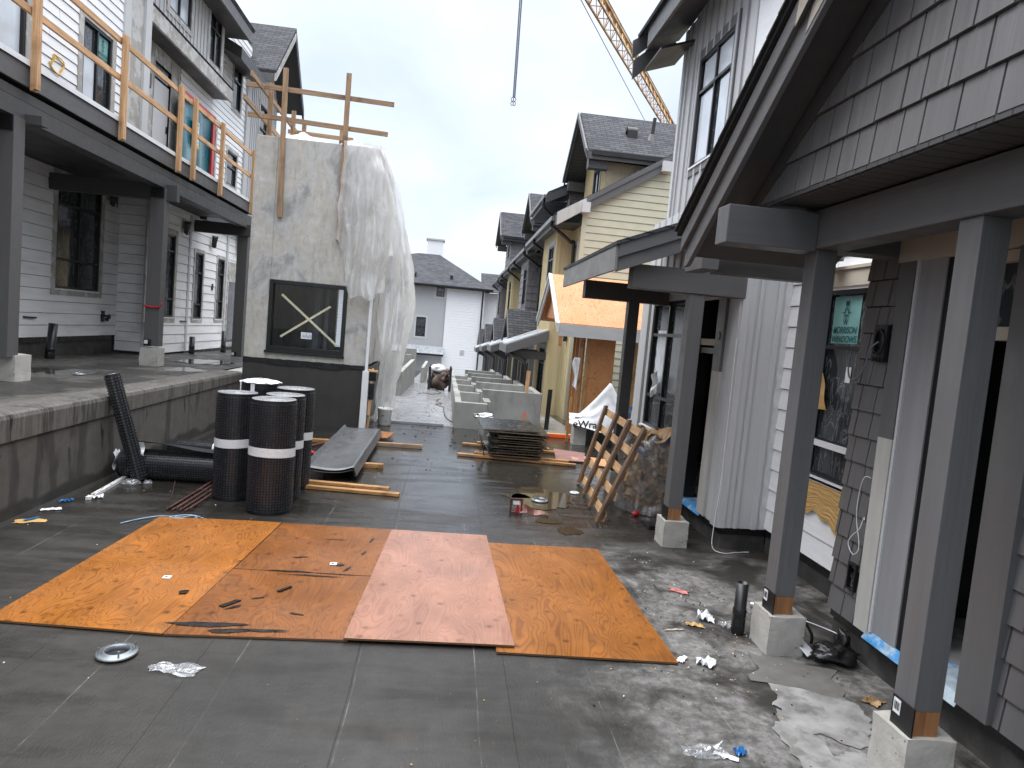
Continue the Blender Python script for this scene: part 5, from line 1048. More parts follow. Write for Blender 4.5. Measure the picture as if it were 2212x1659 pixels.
m = MB(); m.box(-2.3,-1.0,56,57.2,7.2,9.1); part('chimney', m, M_white, FB); m = MB(); m.box(-2.4,-.9,55.9,57.3,9.1,9.22); part('chimney_cap', m, M_lgh, FB)
for x, y in ((-3.7,50.6),(-2.8,50.6),(-.1,50.7),(-3.4,51.8)):
    z = ev+(y-b0)*.45; m = MB(); m.box(x-.1,x+.1,y-.1,y+.1,z-.1,z+.22); m.box(x-.13,x+.13,y-.13,y+.13,z+.18,z+.24); part('roof_vent', m, M_pvc, FB)
m = MB(); m.tube([(2.3,49.8,5.1),(2.3,49.8,-1.7)], .06, 8); part('downspout', m, M_pvc, FB)
m = MB(); m.pbox(YN(49.9),.95,1.25,0,.05,.2,.55); part('wall_vent', m, M_lgh, FB)

# ================================================================== CONCRETE LOW WALLS
def planter(y0, label):
    z = gz(y0+1); m = MB()
    m.box(.27,1.0,y0,y0+.16,z-.3,z+.62); m.box(.272,.42,y0+.162,y0+3.0,z-.4,z+.60); m.box(.92,1.08,y0+.162,y0+.95,z-.4,z+.66); m.box(.92,2.35,y0+.952,y0+1.1,z-.4,z+.86); m.box(2.2,2.352,y0+1.102,y0+3.0,z-.4,z+.855)
    return solo('concrete_planter', m, M_concg, label, 'concrete planter', (.9,y0,z), group='row of concrete planters', bevel=.012)
for y, l in ((14.9,'nearest low concrete planter of the row in front of the porches'),(18.6,'second concrete planter of the row counted from the stacked boards'),(22.4,'third concrete planter of the row counted from the stacked boards'),(26.4,'fourth concrete planter of the row counted from the stacked boards'),(30.6,'farthest concrete planter of the row before the white building')): planter(y, l)
m = MB(); m.box(-1.58,-1.42,22.5,31,gz(26)-.6,gz(26)+.98); m.box(-4.2,-1.58,30.9,31.1,-1.2,gz(31)+1.35); solo('concrete_wall', m, M_concg, 'long bare concrete wall beyond the plastic wrapped tower', 'concrete wall', (-1.5,24,gz(24)), bevel=.012)
m = MB(); m.box(-1.15,-1.0,32,38,-1.6,gz(34)+.85); m.box(-1.9,-1.4,31.4,31.6,-1.2,gz(31)+1.62); solo('concrete_wall', m, M_concg, 'short stepped concrete wall beside the rubble bin at the far end', 'concrete wall', (-1.1,32,gz(32)), bevel=.012)
# rubble bin
RBn = thing('debris_bin', 'open steel bin heaped with rubble and a white sack far down the walkway', 'debris bin', (-.2,27.6,gz(27.6)))
z = gz(27.6)+.04; m = MB()
for x in (-.62,.22):
    m.box(x-.05,x+.05,27.3,27.4,z,z+.95); m.box(x-.04,x+.04,28.5,28.6,z,z+.95); m.box(x-.03,x+.03,27.4,28.5,z,z+.75)
part('frame', m, M_pvc, RBn)
m = MB()
def lump(cx, cy, cz, rx, ry, rz, sd_, am=.35, nu=22, nv=14, mb=None):
    def f(a, b):
        t = 2*math.pi*a; p = math.pi*(b-.5); d = Vector((math.cos(t)*math.cos(p), math.sin(t)*math.cos(p), math.sin(p))); n_ = mnoise.noise(d*1.7+Vector((sd_,0,0)))*am+mnoise.noise(d*4.5+Vector((0,sd_,0)))*am*.5+abs(mnoise.noise(d*8+Vector((0,sd_,3))))*am*.3
        k_ = 1+n_; return (cx+rx*d.x*k_, cy+ry*d.y*k_, cz+rz*d.z*k_)
    mb.grid(f, nu, nv)
lump(-.2,27.9,z+.35,.40,.5,.40,2,.6,mb=m); lump(0.0,27.7,z+.55,.2,.3,.2,6,.7,mb=m); part('rubble', m, mat('rubble', (.10,.072,.055), rough=.7, var=.5, scale=6, bump=.5, bscale=12), RBn)
m = MB(); lump(-.3,27.8,z+.86,.28,.25,.17,7,mb=m); part('sack', m, M_bag, RBn)
m = MB()
for k in range(5): m.beam((-.1+.07*k,27.5+.05*k,z+.7+.03*k),(.2-.05*k,28.1,z+.85),.12,.03)
part('scrap_lumber', m, M_copper, RBn)
m = MB(); m.tube(arc([(-.9,24.2,gz(24)+.06),(-.7,24.8,gz(25)+.07),(-.4,24.6,gz(25)+.07),(-.1,25.6,gz(25.6)+.06),(-.35,26.8,gz(26.8)+.06)],10),.012,5); solo('hose', m, M_pvc, 'thin black hose trailing toward the rubble bin', 'hose', (-.5,25,gz(25)))
m = MB(); m.tube(arc([(-.12,22.5,gz(22.5)+.06),(-.2,21.2,gz(21)+.06),(-.02,20.6,gz(20.6)+.06),(-.22,20.1,gz(20)+.06),(.02,19.5,gz(19.5)+.06),(.04,18.5,gz(18.5)+.06),(.12,16.8,gz(16.8)+.02),(.28,15.8,gz(15.8)+.02)],10),.010,5); solo('extension_cord', m, M_rust, 'dark red extension cord snaking along the seam of the pale walkway', 'cord', (0,19,gz(19)))
# foil wrapped stub and stakes by the porches
m = MB(); m.box(.80,.92,14.2,14.32,0,.36); FO = solo('concrete_stub', m, M_concg, 'slim concrete stub topped with crumpled foil behind the stacked boards', 'concrete stub', (.86,14.26,0))
m = MB(); lump(.88,14.25,.40,.24,.08,.06,3,.5,mb=m); solo('foil_wrap', m, M_foil, 'crumpled silver foil on the concrete stub behind the stacked boards', 'foil', (.88,14.25,.36))
m = MB(); m.beam((1.93,15.9,-.2),(1.98,15.9,1.35),.09,.04,up=(0,1,0)); m.beam((1.85,15.95,-.2),(1.92,15.95,.75),.06,.03,up=(0,1,0)); m.cur = 1; m.beam((1.96,15.86,.2),(1.965,15.86,.36),.05,.03,up=(0,1,0)); solo('lumber_stake', m, [M_lum_new['z'], M_orange], 'tall lumber stake with orange paint beside the black downspout', 'stake', (1.95,15.9,0))
m = MB(); m.beam((2.72,14.2,-.1),(2.74,14.2,.95),.05,.05,up=(0,1,0)); solo('lumber_stake', m, M_lum_wet['z'], 'thin brown stake standing before the pale yellow end wall', 'stake', (2.73,14.2,0))
m = MB(); m.cyl((2.52,15.9,-.3),(2.54,15.9,.95),.055); solo('drain_pipe', m, M_pvc, 'short black pipe standing before the yellow bay', 'pipe', (2.52,15.9,0))
m = MB(); m.box(2.1,3.05,14.55,14.64,.0,.09); m.cur = 1; m.box(2.12,3.05,14.535,14.549,.01,.08); solo('edge_board', m, [M_lum_new['x'], M_orange], 'pale board with orange sprayed edge behind the stacked boards', 'board', (2.6,14.6,0))
m = MB(); m.grid(lambda a,b: (2.86+.12*a+.08*math.sin(b*6)*(1-a)*.5, 14.9+.05*math.sin(a*7+b*4), 1.18+.62*b-.12*a*(1-b)), 10, 14); solo('hanging_film', m, M_bag, 'scrap of white film hanging from the shelter stud', 'film', (2.9,14.9,1.2))

# ================================================================== LOOSE THINGS ON THE DECK
# plywood sheets (corner points on the deck: back left, back right, front right, front left)
def sheet(c, z, ms, label, sag=.0, th=.014, seed=0):
    (a, b, d_, e_) = [Vector((x,y,0)) for x, y in c]; ctr = (a+b+d_+e_)/4; n = 14; m = MB()
    def f(u, v, top):
        p = (e_*(1-u)+d_*u)*(1-v)+(a*(1-u)+b*u)*v-ctr
        return (p.x, p.y, (th if top else 0)+sag*(mnoise.noise(Vector((p.x*1.1+seed,p.y*1.1,seed)))+.3)**2)
    m.grid(lambda u,v: f(u,v,True), n, n, False); m.cur = 1; m.grid(lambda u,v: f(u,v,False), n, n, False)
    for s in range(n):
        for q in (lambda t: (t,0), lambda t: (1,t), lambda t: (t,1), lambda t: (0,t)):
            p0, p1 = q(s/n), q((s+1)/n); m.face([f(*p0,False),f(*p1,False),f(*p1,True),f(*p0,True)])
    return solo('plywood_sheet', m, [ms, M_plyedge], label, 'plywood sheet', (ctr.x,ctr.y,z), local=True, group='plywood sheets laid on the deck')
M_plyedge = mat('plywood_edge', (.10,.05,.02), rough=.7, var=.4, scale=40, st=(.2,.2,12))
pk = dict(rough=.36, var=.22, scale=1.7, bump=.10, bscale=50, st=(1.6,1,1), rvar=.14, spec=.32)
MP1 = mat('plywood_orange', (0.3208,0.1163,0.0223), fn=ply_fn((.11,.030,.005), (.11,.055,.02), True, False, 1.3, .6), **pk)
MP2 = mat('plywood_brown', (0.2046,0.0725,0.0167), fn=ply_fn((.08,.024,.006), (.06,.028,.012), True, False, 1.0, .6), **pk)
MP3 = mat('plywood_pink', (0.3162,0.1581,0.1042), fn=ply_fn((.20,.075,.04), (.22,.12,.09), True, False, 1.0, .5, .5), **{**pk,'rough':.25})  # pink wood, paled in its base colour for the sky reflection on it
MP4 = mat('plywood_ochre', (0.2697,0.0977,0.0177), fn=ply_fn((.11,.030,.005), (.10,.04,.012), True, False, .9, .5), **pk)
sheet([(-2.81,7.12),(-1.587,7.144),(-1.746,4.558),(-2.93,4.657)], .006, MP1, 'leftmost plywood sheet, bright orange with swirling grain and small black scraps', .012, seed=1)
sheet([(-1.575,7.147),(-.42,7.147),(-.49,5.79),(-1.66,5.80)], .006, MP2, 'brown stained plywood half sheet at the back, second from the left', .006, seed=2)
sheet([(-1.665,5.79),(-.492,5.775),(-.523,4.583),(-1.740,4.558)], .005, MP2, 'brown stained plywood half sheet at the front with black smears along its edge', .006, seed=5)
sheet([(-.43,7.10),(.585,7.096),(.646,4.560),(-.55,4.575)], .022, MP3, 'pinkish pale plywood sheet overlapping its neighbours', .012, seed=3)
sheet([(.50,6.9),(1.769,6.89),(1.81,4.446),(.515,4.50)], .006, MP4, 'rightmost ochre plywood sheet with dark knot marks', .004, seed=4)
rr = random.Random(77)
m = MB()
def blot(mb, x, y, z, r, sx=1, rot=0, n=11, sd_=0, jag=.35):
    g_ = random.Random(sd_); c, s = math.cos(rot), math.sin(rot); p = []
    for i in range(n):
        t = 2*math.pi*i/n; q = r*(1+g_.uniform(-jag,jag)); u, v = q*sx*math.cos(t), q*math.sin(t); p.append((x+u*c-v*s, y+u*s+v*c, z))
    mb.face(p)
for i, (x, y, r, sx, ro) in enumerate([(-1.52,4.72,.035,7,.05),(-1.15,4.66,.02,10,.02),(-1.35,4.63,.03,4,.1),(-1.0,5.72,.012,22,-.02),(-.75,5.78,.010,18,-.02),(-1.2,5.79,.012,16,0),(-.6,6.75,.012,6,1.4),(-.63,6.35,.014,5,1.3),(-.72,5.92,.016,4,1.2),(-1.18,6.15,.014,5,.3),(-1.3,5.2,.012,4,.5),(-.95,4.95,.012,5,-.3),(-.95,6.7,.008,14,.05),(-.8,6.0,.03,1.5,0),(-1.42,5.02,.016,4,.7)]): blot(m, x, y, .025, r, sx, ro, 13, i)
tag(struct('mastic_smears', m, M_blackm), 'black mastic smears on the brown stained plywood', 'smears', kind='stuff')
def scrap(name, mb_, ms, label, cat, loc, **k): return solo(name, mb_, ms, label, cat, loc, **k)
m = MB(); m.prism([(-1.19,5.34,.026),(-1.165,5.33,.026),(-1.09,5.44,.026),(-1.115,5.45,.026)], (0,0,.008)); solo('mastic_scrap', m, M_blackm, 'thin black strip lying on the brown plywood half sheet', 'scrap', (-1.1,5.4,.025))
m = MB(); m.prism([(-1.885,5.20,.026),(-1.84,5.21,.026),(-1.835,5.27,.026),(-1.87,5.265,.026),(-1.90,5.24,.026)], (0,0,.008)); solo('mastic_scrap', m, M_blackm, 'curled black scrap lying on the orange plywood sheet', 'scrap', (-1.87,5.24,.03))
m = MB(); m.prism([(-1.53,5.02,.024),(-1.495,5.0,.024),(-1.40,5.13,.024),(-1.44,5.14,.024)], (0,0,.008)); solo('mastic_scrap', m, M_blackm, 'ragged black scrap on the seam between the orange and brown plywood', 'scrap', (-1.45,5.07,.024))
for x, y, l in ((-.86,6.02,'small white paper label on the back half of the brown plywood'),(-2.1,5.52,'small white paper label on the orange plywood sheet')):
    m = MB(); m.box(x-.03,x+.03,y-.03,y+.03,.025,.028); m.cur = 1; m.box(x-.015,x+.005,y-.015,y+.01,.0281,.029); solo('paper_label', m, [M_paper,M_ink], l, 'label', (x,y,.025))
# dimpled drainage rolls
def dimples(mb, fn, nu, nv, b=.36, t=.25, hgt=.008):
    for j in range(nv):
        for i in range(nu):
            u, v = (i+.5)/nu, (j+.5)/nv; e_ = 1e-3
            p = Vector(fn(u,v)); du = (Vector(fn(u+e_,v))-p)/e_; dv_ = (Vector(fn(u,v+e_))-p)/e_; nn_ = du.cross(dv_).normalized(); a, c = du/nu, dv_/nv
            lo = [p-a*b-c*b, p+a*b-c*b, p+a*b+c*b, p-a*b+c*b]; hi = [q+nn_*hgt for q in (p-a*t-c*t, p+a*t-c*t, p+a*t+c*t, p-a*t+c*t)]
            c0 = mb.cur; mb.add(lo+hi, [(0,1,5,4),(1,2,6,5),(2,3,7,6),(3,0,4,7)]); mb.cur = 1; mb.add(hi, [(0,1,2,3)]); mb.cur = c0
def dim_roll(label, loc, r=.235, H=1.27, band=(.60,.70), pitch=.031, rot=(0,0,0), ringsn=13, seed=0, group=None, plain_top=False, ringmat=None):
    R_ = thing('drainage_roll', label, 'drainage roll', loc, rot, group); g_ = random.Random(seed)
    wob = lambda t: r*(1+.012*math.sin(2*t+seed)+.006*math.sin(5*t))
    fn = lambda u, v: (wob(u*6.28318)*math.cos(u*6.28318), wob(u*6.28318)*math.sin(u*6.28318), .03+v*(H-.06))
    m = MB(); n = 48; m.grid(lambda u,v: (wob(u*6.28318)*math.cos(u*6.28318), wob(u*6.28318)*math.sin(u*6.28318), v*H), n, 1)
    dimples(m, fn, int(2*math.pi*r/pitch), int(H/pitch)); part('sheet', m, [M_dim, M_dimh], R_, local=True)
    m = MB(); pr = [(r*.99,H-.004)]; q = r*.985
    while q > .03: pr += [(q, H+g_.uniform(.0,.006)), (q-.006, H+g_.uniform(-.012,-.004))]; q -= .0155
    pr.append((.02,H-.05)); m.lathe(pr, n=36)
    m.sm = [False]*len(m.sm); part('rolled_end', m, ringmat or M_dimtop, R_, local=True)
    m = MB(); m.lathe([(r*.9,0.001),(0,0.001)], n=24); part('rolled_base', m, M_dim, R_, local=True)
    if band:
        m = MB(); m.grid(lambda u,v: ((wob(u*6.28318)+.011)*math.cos(u*6.28318), (wob(u*6.28318)+.011)*math.sin(u*6.28318), H*(band[0]+(band[1]-band[0])*0)+.0+v*.10+.012*math.sin(u*6.28+seed)-.0), 48, 1); part('strap', m, M_band, R_, local=True)
    return R_
gp = 'upright dimpled membrane rolls'
dim_roll('front upright black dimpled roll with a clean white strap', (-1.85,7.66,0), .238, 1.27, (.505,0), rot=(0,R(.6),R(200)), seed=1, group=gp)
dim_roll('left upright black dimpled roll in the cluster', (-2.39,8.12,0), .225, 1.25, (.505,0), rot=(R(-.5),R(.8),R(90)), seed=2, group=gp)
dim_roll('middle upright black dimpled roll, mostly hidden behind the front one', (-1.87,8.22,0), .225, 1.26, (.49,0), rot=(0,0,R(40)), seed=3, group=gp)
dim_roll('right rear upright black dimpled roll standing by the lumber planks', (-1.88,8.80,0), .235, 1.28, (.50,0), rot=(0,0,R(10)), seed=4, group=gp)
dim_roll('rear upright black dimpled roll carrying a white bag on its top', (-2.36,8.95,0), .23, 1.30, (.5,0), rot=(0,0,R(70)), seed=5, group=gp)
m = MB(); m.grid(lambda a,b: ((.04+.21*b)*math.cos(a*6.2832)*(1+.06*math.sin(a*37)), (.04+.21*b)*math.sin(a*6.2832)*(1+.06*math.sin(a*29)), .05-.035*b*b+.012*mnoise.noise(Vector((math.cos(a*6.28)*4*b,math.sin(a*6.28)*4*b,5)))), 60, 8); m.grid(lambda a,b: (-.06+.05*a,-.245,.02-.16*b), 3, 3); solo('plastic_bag', m, M_bag, 'flat white plastic bag draped on the rear upright roll', 'plastic bag', (-2.36,8.95,1.30), local=True)
big = dim_roll('big black dimpled roll lying on its side along the terrace wall', (-3.92,8.72,.185), .18, 1.75, None, rot=(0,R(90),R(2)), seed=6, group='lying dimpled rolls', ringmat=M_blackm)
m = MB(); fl = lambda a,b: (-.26-.10*(1-a)*b-.02*math.sin(b*3), -.20+.42*b+.04*a, .25+1.5*a)
fl2 = lambda a,b: (-(.19+.13*(1-a)**1.3*(1-b*.6)+.012*math.sin(a*9)), -.16+.36*b-.05*(1-a)*b, .22+1.52*a)
m.grid(lambda a,b: fl2(a,1-b), 20, 10); dimples(m, lambda a,b: fl2(a,1-b), 44, 13); part('loose_flap', m, [M_dim, M_dimh], big, local=True)
m = MB(); m.grid(lambda a,b: (-.14-.17*a, -.19-.02*math.sin(a*8), .26+.06*b), 6, 2); m.grid(lambda a,b: (.05-.22*a+.02*math.sin(b*9), .0-.17*b, -.035-.02*math.sin(a*7)), 6, 8); part('white_wrapper', m, M_bag, big, local=True)
dim_roll('thin black dimpled roll with a white strap lying behind the big roll', (-3.95,10.25,.11), .105, 1.05, (.62,0), rot=(0,R(90),R(-2)), seed=7, group='lying dimpled rolls', ringmat=M_blackm)
v = Vector((-.37,-.03,1.28)).normalized(); eu = v.to_track_quat('Z','Y').to_euler()
ln = dim_roll('narrow black dimpled tube leaning against the terrace wall', (-3.62,8.53,.03), .085, 1.33, None, pitch=.036, rot=tuple(eu), seed=8)
m = MB(); lump(-3.66,8.38,.03,.10,.06,.035,5,.4,mb=m); lump(-3.5,8.46,.02,.05,.05,.025,8,.4,mb=m); solo('plastic_scrap', m, M_polyc, 'clear crumpled plastic at the foot of the leaning tube', 'plastic scrap', (-3.66,8.38,0))
# rebar
RBR = thing('rebar_bundle', 'bundle of rusty rebar rods tied together left of the upright rolls', 'rebar bundle', (-2.75,8,0))
for k in range(8):
    m = MB(); x = -2.86+.034*k; m.tube([(x+.006*math.sin(k*5),7.40+.03*math.sin(k*3),.014+.02*(k%2)),(x+.02,8.2,.014+.022*(k%2)),(x+.02*math.sin(k),9.9,.014+.02*(k%2))], .011, 7); part('rod', m, M_rust, RBR)
m = MB(); m.tube(arc([(-2.9,8.15,.02),(-2.74,8.1,.075),(-2.56,8.14,.01),(-2.5,8.2,.08)],8), .004, 5); m.tube(arc([(-2.98,7.85,.01),(-3.06,8.1,.06),(-3.12,8.3,.1)],6), .003, 5); part('tie_wire', m, M_rust, RBR)
m = MB()
for k in range(3): m.beam((-2.22+.03*k,11.5,.02),(-1.85+.02*k,12.2,.03),.02,.02)
solo('rebar_bundle', m, M_rust, 'short rusty rods behind the right rear roll', 'rebar bundle', (-2.1,11.8,0))
# sheet metal tray and lumber
m = MB()
def tray(a, b, dz=0, sh=0):
    x = -1.74+.60*a+sh; y = 9.15+3.5*b; s = abs(a-.45)*2; bend = .05*max(0,1-s*s)*math.exp(-b*4)
    return (x, y+.10*a, .20+dz-bend+.012*mnoise.noise(Vector((a*2,b*6,dz*40))))
m.grid(tray, 16, 24, True)
m.grid(lambda a,b: (lambda p: (p[0]+.045*a, p[1], p[2]-.12*a))(tray(1,b)), 1, 24, False); m.grid(lambda a,b: (lambda p: (p[0]-.04*a, p[1], p[2]+.05*a))(tray(0,b)), 1, 24, False)
TRY = solo('metal_tray', m, M_tray, 'wet dark grey sheet metal tray lying on lumber before the tower', 'metal tray', (-1.45,11,.1), solid=.006)
m = MB(); m.grid(lambda a,b: tray(a,b,-.03,.015), 12, 24, True); m.grid(lambda a,b: (lambda p: (p[0]+.03*a, p[1], p[2]-.10*a))(tray(.96,b,-.03,.015)), 1, 24, False); part('nested_tray', m, M_black, TRY, solid=.008)
def plank(p0, p1, w, h, ms, label, seed=0): m = MB(); m.beam(p0, p1, w, h); c = (Vector(p0)+Vector(p1))/2; return solo('lumber_plank', m, ms, label, 'lumber plank', tuple(c), bevel=.004, group='loose lumber planks')
plank((-1.75,8.75,.026),(-.46,8.62,.026),.09,.042,M_lum_wet['x'],'lower lumber plank right of the upright rolls')
plank((-1.75,8.86,.066),(-.60,8.74,.066),.085,.038,M_lum_wet['x'],'upper lumber plank right of the upright rolls')
plank((-1.85,10.2,.035),(-.82,10.24,.035),.09,.07,M_lum_wet['x'],'lumber plank under the near end of the metal tray')
plank((-1.9,12.05,.04),(-.30,12.1,.04),.07,.06,M_lum_old['x'],'rough lumber plank under the far end of the metal tray')
plank((-2.25,11.95,.04),(-1.86,12.0,.04),.09,.06,M_lum_wet['x'],'short lumber offcut left of the metal tray')
m = MB(); m.prism([(-1.30,12.62,.05),(-.98,12.60,.05),(-.88,13.15,.07),(-1.22,13.2,.07)], (0,0,.014)); solo('plywood_offcut', m, MP1, 'orange plywood offcut poking out behind the metal tray', 'plywood offcut', (-1.1,12.9,.05))
m = MB(); m.box(-1.28,-1.16,8.98,9.03,.002,.03); solo('shim', m, M_black, 'small black strip beside the lumber planks', 'shim', (-1.2,9,0))
m = MB(); lump(-2.05,10.9,.03,.09,.05,.025,4,.6,mb=m); solo('ribbon', m, M_red, 'crumpled red ribbon beside the metal tray', 'ribbon', (-2.05,10.9,0))
plank((.33,11.68,.03),(2.40,11.42,.03),.09,.042,M_lum_wet['x'],'front lower lumber plank under the stacked boards')
plank((.62,11.72,.068),(2.28,11.52,.068),.085,.038,M_lum_wet['x'],'front upper lumber plank under the stacked boards')
plank((.44,12.78,.03),(2.2,12.55,.03),.09,.042,M_lum_wet['x'],'rear lower lumber plank under the stacked boards')
plank((.72,12.8,.068),(2.1,12.62,.068),.085,.038,M_lum_wet['x'],'rear upper lumber plank under the stacked boards')
rr = random.Random(21); z = .09
for k in range(15):
    w, d_, t = rr.uniform(.80,.98), rr.uniform(1.15,1.4), .024; top = k >= 13
    if top: w, d_ = (1.0,1.35) if k == 14 else (1.08,1.3)
    cx, cy, ro = 1.34+rr.uniform(-.06,.06)-(.10 if top else 0)+(.12 if k == 13 else 0), 12.1+rr.uniform(-.06,.06)-(.45 if False else 0), rr.uniform(-.05,.05)+.03
    m = MB(); m.box(-w/2,w/2,-d_/2,d_/2,.0,t-.006); m.cur = 1; m.box(-w/2-.001,w/2+.001,-d_/2-.001,d_/2+.001,.004,t-.009)
    solo('form_board', m, [M_form, M_formedge], 'topmost black form board, scuffed with white, on the stack' if k == 14 else ('skewed black form board second from the top of the stack' if k == 13 else 'black form board in the stack, %s up from the lumber planks' % ('lowest,first,second,third,fourth,fifth,sixth,seventh,eighth,ninth,tenth,eleventh,twelfth'.split(',')[k])), 'form board', (cx,cy,z), (R(rr.uniform(-.6,.6)),R(rr.uniform(-.8,.8)),ro), group='stack of black form boards', local=True)
    z += t+rr.uniform(.003,.012)
m = MB(); m.grid(lambda a,b: (.70+.09*a, 11.55+1.2*b, .02+.40*(1-.0*b)-.26*a*0-.36*a), 4, 6); solo('form_board', m, M_form, 'thin black form board leaning on the left side of the stack', 'form board', (.75,12.1,0), solid=.012, group='stack of black form boards')
m = MB(); m.prism([(2.24,12.95,.012),(2.10,11.76,.012),(2.62,11.80,.012),(2.82,12.7,.012)], (0,0,.02)); solo('plywood_offcut', m, M_reddish, 'reddish brown board lying flat right of the stacked boards', 'board', (2.45,12.3,0))
m = MB(); m.prism([(2.70,12.4,.010),(2.68,11.7,.010),(3.0,11.45,.010),(3.1,12.2,.010)], (0,0,.018)); solo('plywood_offcut', m, M_plywall, 'orange brown board lying behind the leaning frame', 'board', (2.9,12,0))
# leaning lumber frame
FR = thing('lattice_panel', 'lattice panel of dark lumber and pale slats leaning toward the porch', 'lattice panel', (2.1,9,0))
st = [((2.19,10.08),(2.56,10.33)),((2.13,9.37),(2.54,9.52)),((2.06,8.67),(2.50,8.72)),((2.0,7.95),(2.47,7.92))]
sa = [(Vector((a[0],a[1],.02)), Vector((b[0],b[1],1.22))) for a, b in st]
for a, b in sa:
    m = MB(); m.beam(a, b, .10, .045, up=(-1,0,.3)); part('stile', m, M_palz, FR, bevel=.004)
off = Vector((.05,0,-.015))
for fr in (.07,.29,.51,.72,.93):
    m = MB(); p0 = sa[0][0].lerp(sa[0][1],fr)+off; p1 = sa[3][0].lerp(sa[3][1],fr)+off; m.beam(p0+Vector((0,.05,0)), p1-Vector((0,.05,0)), .022, .105, up=(sa[0][1]-sa[0][0])); part('slat', m, M_paly, FR, bevel=.003)
# bag of waste paper
BG = thing('debris_bag', 'bulging clear bag stuffed with crumpled brown paper against the porch wall', 'debris bag', (2.92,8.85,0))
m = MB(); g_ = random.Random(6)
for k in range(95):
    t = g_.uniform(0,6.28); h_ = g_.uniform(.08,.98); r_ = .33*(1-.25*((h_-.5)/.5)**2); x, y = 2.92+r_*math.cos(t)*.95, 8.85+r_*math.sin(t)*.95
    s_ = g_.uniform(.09,.17); a0 = g_.uniform(0,9)
    def f(a, b, x=x, y=y, h_=h_, s_=s_, t=t, a0=a0):
        u, v = (a-.5)*2.1*s_, (b-.5)*1.6*s_; q = mnoise.noise(Vector((a*3+a0,b*3,a0)))*.09; ux = -math.sin(t+.5*math.sin(a0)); uy = math.cos(t+.5*math.sin(a0))
        return (x+ux*u+math.cos(t)*q, y+uy*u+math.sin(t)*q, h_+v+.03*math.sin(a*6+a0)+.05*math.sin(a0*3)*(a-.5))
    m.grid(f, 6, 5, False)
lump(2.92,8.85,.5,.27,.27,.44,3,.2,mb=m); part('crumpled_paper', m, M_kraft2, BG)
m = MB()
for k in range(12):
    t = g_.uniform(0,6.28); r_ = g_.uniform(0,.22); x, y, a0 = 2.95+r_*math.cos(t), 8.8+r_*math.sin(t), g_.uniform(0,9)
    m.grid(lambda a,b: (x+(a-.5)*.3+.03*math.sin(b*5), y+(b-.5)*.28, 1.0+.10*mnoise.noise(Vector((a*2+a0,b*2,a0)))+.12*(a-.5)*math.sin(a0)+.05), 6, 6, False)
part('cardboard', m, mat('cardboard', (.40,.25,.12), rough=.7, var=.2), BG)
m = MB(); m.grid(lambda a,b: (2.78+.3*a, 8.62+.03*math.sin(a*6), .93+.10*b+.03*math.sin(a*9)), 10, 4, False); m.grid(lambda a,b: (2.6+.14*a, 8.55+.1*b, .80+.12*b), 4, 4, False); part('blue_wrapper', m, mat('dark_blue_wrapper', (.02,.05,.16), rough=.4, var=.3), BG)
m = MB()
def bagf(a, b):
    t = 6.2832*a; h_ = 1.06*b; r_ = (.40+.06*math.sin(b*3.1))*(1-.18*max(0,b-.8)/.2)*(1.0+.15*max(0,.12-b)/.12); q = Vector((math.cos(t)*2.2,math.sin(t)*2.2,h_*2.2)); r_ += .055*mnoise.noise(q*1.5)+.03*mnoise.noise(q*4)
    return (2.92+r_*math.cos(t), 8.85+r_*math.sin(t), .01+h_)
m.grid(bagf, 60, 34); part('clear_bag', m, M_polyc, BG)
m = MB(); lump(2.62,8.42,.03,.05,.04,.03,4,.5,10,8,mb=m); solo('red_scrap', m, M_red, 'small red plastic scrap in front of the debris bag', 'scrap', (2.62,8.42,0))
m = MB(); m.box(2.62,2.80,7.85,8.15,.0,.02); m.box(2.62,2.85,7.8,7.84,.02,.05); solo('metal_offcut', m, M_black, 'black metal offcut between the debris bag and the concrete pier', 'offcut', (2.7,8,0))
# drains, puddle
def drain(loc, label, r=.11):
    D = thing('floor_drain', label, 'floor drain', loc, group='deck drains'); m = MB()
    m.lathe([(r,.012),(r,.02),(r*.95,.024),(r*.72,.022),(r*.68,.034),(r*.60,.034),(r*.58,.01),(r*.58,-.005)], n=32); part('flange', m, M_drain, D, local=True)
    m = MB(); m.lathe([(r*.585,.004),(0,.004)], n=24); part('bore', m, M_black, D, local=True)
    for k in range(4):
        t = k*1.57+.5; m = MB(); m.cyl((r*.83*math.cos(t),r*.83*math.sin(t),.02),(r*.83*math.cos(t),r*.83*math.sin(t),.065),.006,n=8); part('bolt', m, M_metal, D, local=True)
drain((-1.91,4.29,.002), 'steel floor drain ring before the orange plywood sheet', .12); drain((1.41,8.84,.004), 'steel floor drain ring in the brown puddle', .115)
m = MB()
def pud(mb, cx, cy, rx, ry, sd_, n=90, z=.0055):
    p = []
    for i in range(n):
        t = 2*math.pi*i/n; k_ = 1+.35*mnoise.noise(Vector((math.cos(t)*1.3,math.sin(t)*1.3,sd_)))+.18*mnoise.noise(Vector((math.cos(t)*5,math.sin(t)*5,sd_))); p.append((cx+rx*k_*math.cos(t), cy+ry*k_*math.sin(t), z))
    mb.face(p)
pud(m, 1.47, 8.98, .42, .58, 2); pud(m, 1.12, 9.05, .2, .12, 6); pud(m, 1.58, 7.55, .14, .17, 4); pud(m, 1.38, 7.9, .17, .10, 5)
o = struct('puddle', m, M_puddle)
m = MB(); pud(m, -5.9, 10.9, .55, .5, 3, z=tz(10.9)+.010); pud(m, -4.9, 13.0, .4, .45, 9, z=tz(13.0)+.012); pud(m,-5.3,15.5,.5,.7,12,z=tz(15.5)+.02); struct('terrace_puddle', m, mat('terrace_water', (.05,.047,.042), rough=.04, var=.1, bump=.01, bscale=3, rvar=0))
